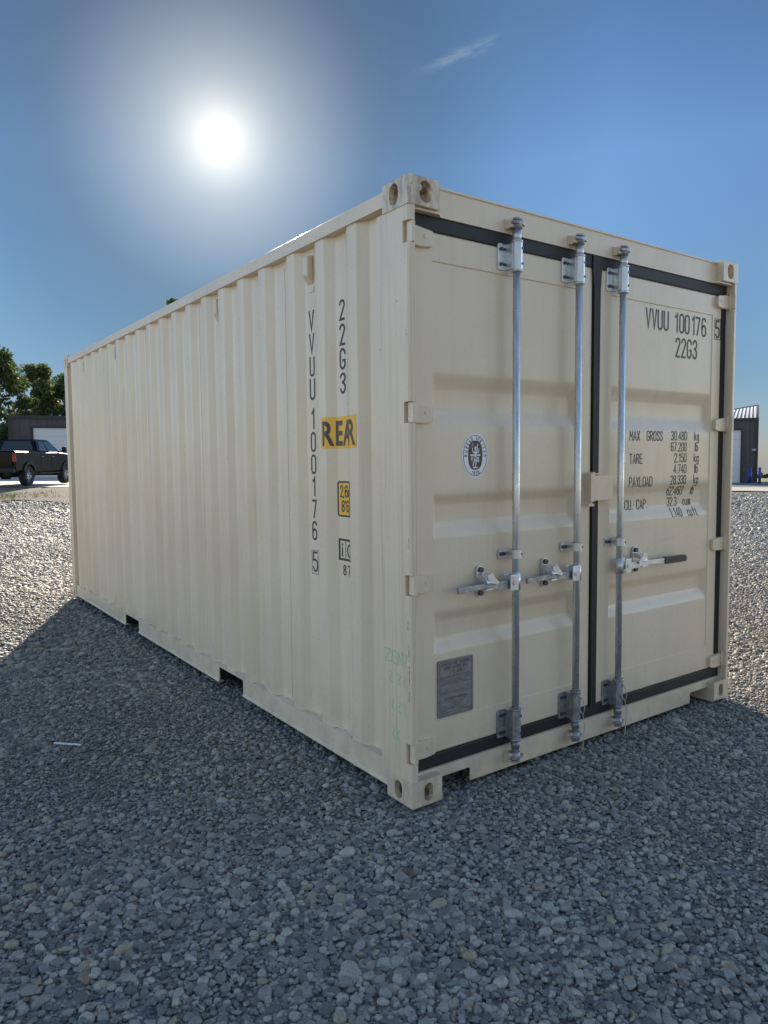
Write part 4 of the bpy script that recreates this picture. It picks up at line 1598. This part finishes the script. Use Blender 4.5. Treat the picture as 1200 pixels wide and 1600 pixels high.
# body: lower shell with wheel arches, slightly tumbling inwards above the shoulder
bm = B()
ol = side_outline()
secs = [(-0.98, 0.0), (-0.95, 0.035), (0.95, 0.035), (0.98, 0.0)]
rings = []
for y, ins in ((-0.945, 0.05), (-0.99, 0.0), (-0.99, 0.0), (0.99, 0.0), (0.99, 0), (0.945, 0.05)):
    rings.append(None)


def ringat(yv, ins):
    cx, cz_ = 1.76, 1.05
    return [bm.verts.new((x-(0.05 if x > 4.3 else -0.05 if x < -1 else 0)*(ins > 0), yv, z-(ins if z > 1.3 else 0))) for x, z in ol]


RR = [ringat(-0.93, 0.0), ringat(-0.99, 0.05), ringat(0.99, 0.05), ringat(0.93, 0.0)]
# left-right shell between rings
for A, D_ in zip(RR, RR[1:]):
    for i in range(len(ol)):
        j = (i+1) % len(ol)
        bm.faces.new((A[i], D_[i], D_[j], A[j]))
obj_body_faces = [bm.faces.new(RR[0]), bm.faces.new(RR[-1][::-1])]
body = obj('body', bm, M['car'], TR)
# side skins (outer plane) with wheel openings
for s in (-1, 1):
    bm = B()
    prism(bm, [(x*1.0, z-(0.045 if z > 1.3 else 0)) for x, z in ol], 'y', s*0.952, s*1.000, bev=0.012)
    obj('body_side', bm, M['car'], TR)
# cab greenhouse
bm = B()
bot = [(0.98, 0.90), (1.10, 0.93), (3.10, 0.93), (3.62, 0.82)]
low = [(0.97, -0.93), (3.62, -0.86), (3.62, 0.86), (0.97, 0.93)]
topq = [(1.20, -0.72), (2.62, -0.70), (2.62, 0.70), (1.20, 0.72)]
zl, zt = 1.42, 2.02
A = [bm.verts.new((x, y, zl)) for x, y in low]
D_ = [bm.verts.new((x, y, zt)) for x, y in topq]
bm.faces.new(A[::-1])
bm.faces.new(D_)
for i in range(4):
    bm.faces.new((A[i], A[(i+1) % 4], D_[(i+1) % 4], D_[i]))
bmesh.ops.bevel(bm, geom=bm.edges[:], offset=0.07, segments=4, affect='EDGES', clamp_overlap=True)
obj('cab', bm, M['car'], TR)


def on_cab(side_, u, v):
    """point on a greenhouse face: side_ in 'R','L','B','F'; u 0..1 along, v 0..1 up"""
    q = {'R': ((0.97, -0.93), (3.62, -0.86), (1.20, -0.72), (2.62, -0.70)), 'L': ((0.97, 0.93), (3.62, 0.86), (1.20, 0.72), (2.62, 0.70)),
         'B': ((0.97, -0.93), (0.97, 0.93), (1.20, -0.72), (1.20, 0.72)), 'F': ((3.62, -0.86), (3.62, 0.86), (2.62, -0.70), (2.62, 0.70))}[side_]
    a = Vector((*q[0], zl)).lerp(Vector((*q[1], zl)), u)
    c = Vector((*q[2], zt)).lerp(Vector((*q[3], zt)), u)
    return a.lerp(c, v)


def window(side_, quads):
    nrm = {'R': Vector((0, -1, 0.30)), 'L': Vector((0, 1, 0.30)), 'B': Vector((-1, 0, 0.38)), 'F': Vector((0.5, 0, 0.85))}[side_].normalized()
    bm = B()
    p = [on_cab(side_, *q) for q in quads]
    A = [bm.verts.new(v+nrm*0.014) for v in p]
    D_ = [bm.verts.new(v-nrm*0.02) for v in p]
    bm.faces.new(A)
    bm.faces.new(D_[::-1])
    for i in range(len(p)):
        j = (i+1) % len(p)
        bm.faces.new((A[i], A[j], D_[j], D_[i]))
    return obj('window', bm, M['glass'], TR)


for sd_ in 'RL':
    window(sd_, [(0.09, 0.12), (0.40, 0.12), (0.44, 0.84), (0.14, 0.84)])
    window(sd_, [(0.45, 0.12), (0.80, 0.12), (0.76, 0.40), (0.84, 0.84) if False else (0.80, 0.84), (0.49, 0.84)][:3]+[(0.86, 0.84), (0.50, 0.84)] if False else [(0.45, 0.12), (0.84, 0.12), (0.90, 0.84), (0.49, 0.84)])
window('B', [(0.10, 0.14), (0.90, 0.14), (0.88, 0.86), (0.12, 0.86)])
window('F', [(0.08, 0.08), (0.92, 0.08), (0.90, 0.92), (0.10, 0.92)])
# doors outlines (thin gap strips), handles, mirrors
for s in (-1, 1):
    for x0, x1, hx_ in ((1.12, 2.12, 1.18), (2.15, 3.22, 2.24)):
        bm = B()
        yy = sorted((s*1.000, s*1.008))
        prism(bm, rrect(x0, x1, 0.70, 1.39, 0.05), 'y', yy[0], yy[1], bev=0.003)
        dp = obj('door', bm, M['car'], TR)
        bm = B()
        yy = sorted((s*1.009, s*1.035))
        box(bm, hx_, hx_+0.17, yy[0], yy[1], 1.235, 1.265, 0.008)
        obj('handle', bm, M['chrome'], dp)
    bm = B()
    yy = sorted((s*1.09, s*1.30))
    box(bm, 3.05, 3.17, yy[0], yy[1], 1.44, 1.72, 0.04)
    yy = sorted((s*0.92, s*1.12))
    box(bm, 3.08, 3.14, yy[0], yy[1], 1.47, 1.53, 0.01)
    obj('mirror', bm, M['trim'], TR)
    yy = sorted((s*1.001, s*1.055))
    for cx in (0, WB):
        bm = B()
        o_ = [(cx+0.60*math.cos(a), TRD+0.60*math.sin(a)) for a in np.linspace(0.35, PI-0.35, 14)]
        i_ = [(cx+0.50*math.cos(a), TRD+0.50*math.sin(a)) for a in np.linspace(PI-0.42, 0.42, 14)]
        prism(bm, o_+i_, 'y', yy[0], yy[1], bev=0.008)
        obj('fender_flare', bm, M['trim'], TR)
    bm = B()
    yy = sorted((s*0.90, s*1.03))
    box(bm, 0.95, 3.0, yy[0], yy[1], 0.50, 0.555, 0.02)
    obj('running_board', bm, M['trim'], TR)
    bm = B()
    yy = sorted((s*0.86, s*1.004))
    box(bm, -1.150, -1.08, yy[0], yy[1], 1.02, 1.37, 0.015)
    obj('tail_light', bm, M['red'], TR)
    bm = B()
    yy = sorted((s*0.62, s*0.97))
    box(bm, 4.58, 4.70, yy[0], yy[1], 1.02, 1.24, 0.02)
    obj('headlight', bm, M['lamp'], TR)
bm = B()
box(bm, -1.155, -1.11, -0.84, 0.84, 0.86, 1.42, 0.015)
box(bm, -1.165, -1.15, -0.72, 0.72, 0.94, 1.30, 0.01)
tg = obj('tailgate', bm, M['car'], TR)
bm = B()
box(bm, -1.178, -1.160, -0.11, 0.11, 1.20, 1.27, 0.006)
obj('handle', bm, M['trim'], tg)
bm = B()
box(bm, -1.34, -1.10, -0.97, 0.97, 0.58, 0.76, 0.03)
obj('rear_bumper', bm, M['trim'], TR)
bm = B()
box(bm, 4.56, 4.84, -0.97, 0.97, 0.56, 0.84, 0.05)
box(bm, 4.64, 4.70, -0.58, 0.58, 0.86, 1.24, 0.02)
obj('front_bumper', bm, M['trim'], TR)
bm = B()
box(bm, -1.0, 4.4, -0.50, -0.40, 0.46, 0.60)
box(bm, -1.0, 4.4, 0.40, 0.50, 0.46, 0.60)
cyl(bm, (0, -0.8, TRD), (0, 0.8, TRD), 0.06)
cyl(bm, (WB, -0.8, TRD), (WB, 0.8, TRD), 0.05)
cyl(bm, (0, -0.16, TRD), (0, 0.16, TRD), 0.15)
obj('chassis', bm, M['trim'], TR)
for cx in (0, WB):
    for s in (-1, 1):
        bm = B()
        prof_ = [(0.25, -0.13), (0.38, -0.155), (0.415, -0.14), (0.432, -0.10), (0.432, 0.10), (0.415, 0.14), (0.38, 0.155), (0.25, 0.13)]
        nseg = 32
        rg = []
        for i in range(nseg):
            a = 2*PI*i/nseg
            rg.append([bm.verts.new((cx+r*math.cos(a), s*TRK+yy, TRD+r*math.sin(a))) for r, yy in prof_])
        for i in range(nseg):
            for j in range(len(prof_)):
                jj = (j+1) % len(prof_)
                bm.faces.new((rg[i][j], rg[(i+1) % nseg][j], rg[(i+1) % nseg][jj], rg[i][jj]))
        wh = obj('wheel', bm, M['tyre'], TR)
        bm = B()
        cyl(bm, (cx, s*(TRK-0.10), TRD), (cx, s*(TRK+0.05), TRD), 0.248, seg=28, mi=1)
        o_ = s*(TRK+0.05)
        # rim ring and eight spokes
        for i in range(28):
            a, c_ = 2*PI*i/28, 2*PI*(i+1)/28
            for (ra, rb_, ya, yb) in ((0.255, 0.225, 0.10, 0.11), (0.225, 0.205, 0.11, 0.055)):
                q = [bm.verts.new((cx+rr_*math.cos(aa), s*(TRK+yy), TRD+rr_*math.sin(aa))) for rr_, aa, yy in ((ra, a, ya), (ra, c_, ya), (rb_, c_, yb), (rb_, a, yb))]
                bm.faces.new(q)
        for i in range(8):
            a = 2*PI*i/8
            Mx = Matrix.Translation((cx, 0, TRD)) @ Matrix.Rotation(-a, 4, 'Y')
            yy = sorted((s*(TRK+0.052), s*(TRK+0.085)))
            box(bm, 0.03, 0.215, yy[0], yy[1], -0.022, 0.022, 0.006, M4=Mx)
        cyl(bm, (cx, s*(TRK+0.05), TRD), (cx, s*(TRK+0.10), TRD), 0.06, seg=16)
        obj('rim', bm, [M['chrome'], M['tyre']], wh)

# ------------------------------------------------------------------ buildings
m, t, b = mat('charcoal_cladding', (0.055, 0.050, 0.052), 0.5)
P = pos(t)
t.set(b.inputs['Base Color'], t.ramp(t.noise(P, 1.5, 5), [(0.3, (0.050, 0.046, 0.050)), (0.7, (0.072, 0.066, 0.068))]))
M['clad'] = m
m, t, b = mat('overhead_door_paint', (0.62, 0.63, 0.64), 0.5)
z = t.n('ShaderNodeSeparateXYZ', None, i0=pos(t)).outputs[2]
fr_ = t.math('FRACT', t.math('MULTIPLY', z, 1.0/0.53))
t.set(b.inputs['Base Color'], t.mix(t.math('LESS_THAN', fr_, 0.04), (0.66, 0.66, 0.66), (0.42, 0.43, 0.44)))
M['odoor'] = m
M['ctrim'] = mat('dark_trim', (0.020, 0.019, 0.022), 0.45)[0]
M['roofm'] = mat('pale_metal_roof', (0.78, 0.78, 0.77), 0.5, 0.0)[0]
M['blue'] = mat('blue_bollard_paint', (0.015, 0.045, 0.24), 0.45)[0]
M['fix'] = mat('grey_fixture', (0.30, 0.31, 0.33), 0.5)[0]


def ribbed(bm, x0, x1, y, z0, z1, pitch=0.30, dy=0.03, t_=0.05):
    """ribbed metal sheet facing -y"""
    pts_ = []
    x = x0
    while x < x1-1e-6:
        e = min(pitch, x1-x)
        if e > 0.12:
            pts_ += [(x, y), (x+e-0.09, y), (x+e-0.07, y-dy), (x+e-0.03, y-dy), (x+e-0.01, y)]
        x += e
    pts_.append((x1, y))
    A = [bm.verts.new((px, py, z0)) for px, py in pts_]
    D_ = [bm.verts.new((px, py, z1)) for px, py in pts_]
    for i in range(len(pts_)-1):
        bm.faces.new((A[i], A[i+1], D_[i+1], D_[i]))


def shed(name, loc, rz, width, depth, ztop, zfloor, door_x, door_w, door_top, label, corner, lights):
    """local: x along the front (0 = given corner, runs to +x if corner=='L' else to -x), y back, front at y=0"""
    e = empty(name, (loc[0], loc[1], 0), rz)
    tag(e, label, 'metal building')
    a, b_ = (0, width) if corner == 'L' else (-width, 0)
    d0, d1 = (door_x, door_x+door_w) if corner == 'L' else (door_x-door_w, door_x)
    bm = B()
    ribbed(bm, a, d0, 0.0, zfloor, ztop)
    ribbed(bm, d1, b_, 0.0, zfloor, ztop)
    ribbed(bm, d0, d1, 0.0, door_top, ztop)
    box(bm, a+0.01, b_-0.01, 0.12, depth, zfloor-0.6, ztop-0.02)
    for x in (d0, d1):
        box(bm, x-0.004, x+0.004, 0.0, 0.12, zfloor, door_top)
    obj('wall', bm, M['clad'], e)
    bm = B()
    box(bm, d0+0.02, d1-0.02, 0.055, 0.11, zfloor-0.1, door_top-0.01)
    obj('overhead_door', bm, M['odoor'], e)
    bm = B()
    for x in (a, b_):
        box(bm, x-0.10, x+0.10, -0.05, 0.10, zfloor, ztop, 0.01)
    box(bm, a-0.12, b_+0.12, -0.09, 0.02, ztop, ztop+0.20, 0.01)
    for x in (d0-0.10, d1):
        box(bm, x, x+0.10, -0.045, 0.01, zfloor, door_top+0.12, 0.005)
    box(bm, d0, d1, -0.045, 0.01, door_top, door_top+0.12, 0.005)
    obj('trim', bm, M['ctrim'], e)
    for x, z in lights:
        bm = B()
        prism(bm, [(-0.22, z-0.06), (-0.04, z-0.10), (-0.04, z+0.10), (-0.16, z+0.08)], 'x', x-0.13, x+0.13)
        obj('wall_lamp', bm, M['fix'], e)
    return e


def at_az(az, r):
    return CAM.x+r*math.sin(R(az)), CAM.y+r*math.cos(R(az))


# left shed: corner seen at azimuth 8.5 deg, 52 m away
lx, ly = at_az(8.5, 52.0)
lrz = -R(12.0)
shL = shed('metal_shed', (lx, ly), lrz, 17.0, 14.0, 4.28, ter(lx, ly)+0.02, 1.30, 4.3, 3.72, 'long dark shed with white overhead door behind the pickup truck', 'L', [(4.05-0.3, 4.0)])
bm = B()
box(bm, -0.05, 17.05, 0.03, 14.1, 4.285, 4.36)
obj('roof', bm, M['ctrim'], shL)
rx_, ry_ = at_az(62.42, 57.0)
rrz = -R(62.4)
rxz = ter(rx_, ry_)
shR = shed('metal_shed', (rx_, ry_), rrz, 15.0, 10.0, 3.93, -0.36, -0.92, 4.2, 3.30, 'dark shed with ribbed pale metal roof and white door right of the container', 'R', [(-0.10, 1.9)])
# rising standing seam roof: quad from the front eave to a skewed ridge
bm = B()


def ridge(x):
    return 5.52+0.30*(x/2.0)


xs_ = np.arange(-15.0, 0.01, 0.25)
for i in range(len(xs_)-1):
    a, b_ = xs_[i], xs_[i+1]
    v = [bm.verts.new(p) for p in ((a, 0.10, 4.14), (b_, 0.10, 4.14), (b_, 9.5, max(4.3, ridge(b_))), (a, 9.5, max(4.3, ridge(a))))]
    w2 = [bm.verts.new((q.co.x, q.co.y, q.co.z-0.05)) for q in v]
    bm.faces.new(v)
    bm.faces.new(w2[::-1])
    for k in range(4):
        bm.faces.new((v[k], w2[k], w2[(k+1) % 4], v[(k+1) % 4]))
rf = obj('roof', bm, M['roofm'], shR)
bm = B()
for a in xs_:
    zr_ = max(4.3, ridge(a))
    tube(bm, [(a, 0.10, 4.165), (a, 9.5, zr_+0.02)], 0.030, 4)
tube(bm, [(a, 9.55, max(4.3, ridge(a))+0.02) for a in xs_], 0.06, 5)
obj('roof_seam', bm, M['ctrim'], rf)
bm = B()
prism(bm, [(0.0, -0.30), (0.0, 4.14), (9.5, ridge(0)+0.08), (9.9, ridge(0)), (9.9, -0.6)], 'x', 0.012, 0.16)
obj('gable_wall', bm, M['clad'], shR)

# bollards
for k, (az, rr_, rad, lab) in enumerate(((61.98+0.12, 55.6, 0.115, 'thicker blue bollard against the dark shed wall'), (62.72, 55.2, 0.085, 'slim blue bollard standing clear of the shed corner'))):
    x, y = at_az(az, rr_)
    zb_ = ter(x, y)+0.03
    bm = B()
    cyl(bm, (x, y, zb_), (x, y, zb_+1.05), rad, seg=20)
    cyl(bm, (x, y, zb_+1.05), (x, y, zb_+1.10), rad, rad*0.45, seg=20)
    cyl(bm, (x, y, zb_), (x, y, zb_+0.03), rad*1.5, seg=20)
    o = obj('bollard', bm, M['blue'])
    tag(o, lab, 'bollard', 'blue bollards beside the right shed')

# ------------------------------------------------------------------ trees


def leaf_mat(name, c0, c1):
    m, t, b = mat(name, c0, 0.6)
    g_ = t.n('ShaderNodeNewGeometry')
    t.set(b.inputs['Base Color'], t.ramp(g_.outputs['Random Per Island'], [(0.0, c0), (0.6, tuple((a+d)/2 for a, d in zip(c0, c1))), (1.0, c1)]))
    tr = t.n('ShaderNodeBsdfTranslucent', None, Color=(*[min(1, x*1.6) for x in c1], 1))
    mx = t.n('ShaderNodeMixShader', None, i0=0.25, i1=b.outputs[0], i2=tr.outputs[0])
    out = [n for n in m.node_tree.nodes if n.type == 'OUTPUT_MATERIAL'][0]
    t.set(out.inputs['Surface'], mx.outputs[0])
    return m


M['leafA'] = leaf_mat('leaf_green', (0.035, 0.055, 0.018), (0.085, 0.12, 0.03))
M['leafB'] = leaf_mat('leaf_olive', (0.05, 0.065, 0.02), (0.14, 0.16, 0.045))
m, t, b = mat('bark', (0.09, 0.07, 0.055), 0.9)
M['bark'] = m


def tree(x, y, h, rad, mname, label, nclump, leafs, seed, lsize=0.16, group=None, slim=1.0, base_frac=0.14):
    rs = random.Random(seed)
    nr = np.random.default_rng(seed)
    z0 = ter(x, y)-0.1
    e = empty('tree', (x, y, z0))
    tag(e, label, 'tree', group)
    bm = B()
    tube(bm, [(0, 0, 0), (0.05*h*0.1, 0.03, h*0.18), (0.1, -0.1, h*0.38), (0.0, 0.1, h*0.62), (0.05, 0, h*0.9)], [h*0.028, h*0.023, h*0.018, h*0.011, h*0.003], 9)
    cl_ = []
    for i in range(nclump):
        q = rs.random()
        zz_ = h*(base_frac+(0.98-base_frac)*q**0.85)
        # crown radius by height: widest in the lower middle
        u = (zz_/h-base_frac)/(1-base_frac)
        rr_ = rad*slim*max(0.14, math.sin(PI*min(1, 0.22+0.78*u)))**0.8
        a = rs.uniform(0, 2*PI)
        d = rr_*math.sqrt(rs.uniform(0.12, 1.0))
        cl_.append((Vector((d*math.cos(a), d*math.sin(a), zz_)), rs.uniform(0.09, 0.25)*rad))
    for c, s in cl_[::2]:
        st = Vector((0, 0, max(h*0.15, c.z*0.62)))
        mid = st.lerp(c, 0.5)+Vector((0, 0, 0.06*h))*rs.uniform(-0.3, 0.6)
        tube(bm, [st, mid, c], [h*0.007, h*0.0045, h*0.0015], 5)
    obj('trunk', bm, M['bark'], e)
    # leaves
    nl = int(leafs)
    ci = nr.integers(0, len(cl_), nl)
    cen = np.array([tuple(c) for c, s in cl_])[ci]
    cs = np.array([s for c, s in cl_])[ci]
    off_ = nr.normal(0, 1, (nl, 3))
    off_ /= np.linalg.norm(off_, axis=1)[:, None]
    off_ *= (cs*nr.random(nl)**0.45*1.25)[:, None]
    off_[:, 2] *= 0.72
    p = cen+off_
    p[:, 2] = np.maximum(p[:, 2], h*0.12)
    a = nr.normal(0, 1, (nl, 3))
    a /= np.linalg.norm(a, axis=1)[:, None]
    b2 = nr.normal(0, 1, (nl, 3))
    b2 -= (b2*a).sum(1)[:, None]*a
    b2 /= np.linalg.norm(b2, axis=1)[:, None]
    sz = lsize*nr.uniform(0.6, 1.4, nl)[:, None]
    V = np.stack([p-a*sz, p+b2*sz*0.55, p+a*sz, p-b2*sz*0.55], 1).reshape(-1, 3)
    me = bpy.data.meshes.new('crown')
    F = np.arange(nl*4).reshape(-1, 4)
    me.from_pydata(V.tolist(), [], F.tolist())
    me.materials.append(M[mname])
    o = bpy.data.objects.new('crown', me)
    COL.objects.link(o)
    o.parent = e
    return e


TG = 'trees behind the left shed'
for az, r_d, h, rad, mn, lab, sd, nc, nl in (
        (6.9, 68, 11.0, 3.9, 'leafA', 'dark green tree at the left end of the dark shed', 3, 80, 19000),
        (10.3, 75, 10.1, 3.6, 'leafB', 'olive green tree rising above the roof of the dark shed', 5, 70, 15000),
        (12.3, 72, 9.2, 3.0, 'leafA', 'small dark tree just left of the container', 8, 50, 11000),
        (14.9, 78, 9.0, 4.0, 'leafB', 'round olive tree mostly hidden behind the container', 9, 36, 10000),
        (2.0, 64, 9.5, 4.5, 'leafA', 'broad dark tree left of the shed beyond the truck', 12, 40, 12000)):
    x, y = at_az(az, r_d)
    tree(x, y, h, rad, mn, lab, nc, nl, sd, 0.15 if mn == 'leafA' else 0.14, TG)
x, y = at_az(19.95, 80)
tree(x, y, 19.3, 2.8, 'leafA', 'tall thin tree whose tip shows over the container roof', 120, 16000, 21, 0.13, slim=0.8)

# verge weeds
bm = B()
for k in range(120):
    s = random.gauss(24.9, 0.8)
    t_ = random.gauss(-11.5, 1.0)
    if random.random() < 0.25:
        t_ = random.uniform(-22, -2)
    x, y = s*NX+t_*TX, s*NY+t_*TY
    z = ter(x, y)+0.03
    for j in range(6):
        a = random.uniform(0, 2*PI)
        l_ = random.uniform(0.06, 0.20)
        dx, dy = math.cos(a)*0.012, math.sin(a)*0.012
        px, py = x+random.gauss(0, 0.08), y+random.gauss(0, 0.08)
        v = [bm.verts.new(q) for q in ((px-dx, py-dy, z), (px+dx, py+dy, z), (px+random.gauss(0, 0.05), py+random.gauss(0, 0.05), z+l_))]
        bm.faces.new(v)
M['weed'] = leaf_mat('weed_green', (0.05, 0.06, 0.02), (0.13, 0.14, 0.05))
o = obj('weeds', bm, M['weed'], recalc=False)
tag(o, 'low yellow green weeds scattered on the dirt verge', 'weeds', kind='stuff')

# far hedge line on the horizon, right
bm = B()
for az in np.arange(40, 90, 0.10):
    r_d = 900+60*math.sin(az*3)
    x, y = at_az(az, r_d)
    z = ter(x, y)
    hh_ = 3.2+2.2*abs(math.sin(az*7.3))+random.uniform(0, 1.6)
    for k in range(5):
        cx_, cy_ = x+random.gauss(0, 1.5), y+random.gauss(0, 1.5)
        bmesh.ops.create_icosphere(bm, subdivisions=1, radius=1.0, matrix=Matrix.Translation((cx_, cy_, z+hh_*random.uniform(0.2, 0.7))) @ Matrix.Diagonal((1.6, 1.6, hh_*0.35, 1)))
o = obj('tree_line', bm, mat('far_tree_green', (0.028, 0.042, 0.026), 0.9)[0])
tag(o, 'thin dark line of distant trees on the horizon past the right shed', 'tree line', kind='stuff')

# pale splinter lying on the gravel
bm = B()
Mx = Matrix.Translation((-1.00, 1.60, 0.018)) @ Matrix.Rotation(R(-32), 4, 'Z') @ Matrix.Rotation(R(6), 4, 'Y')
box(bm, -0.075, 0.060, -0.007, 0.008, -0.002, 0.002, 0.001, M4=Mx)
o = obj('plastic_strip', bm, M['white'])
tag(o, 'small white plastic strip lying on the shaded gravel at the left', 'litter')
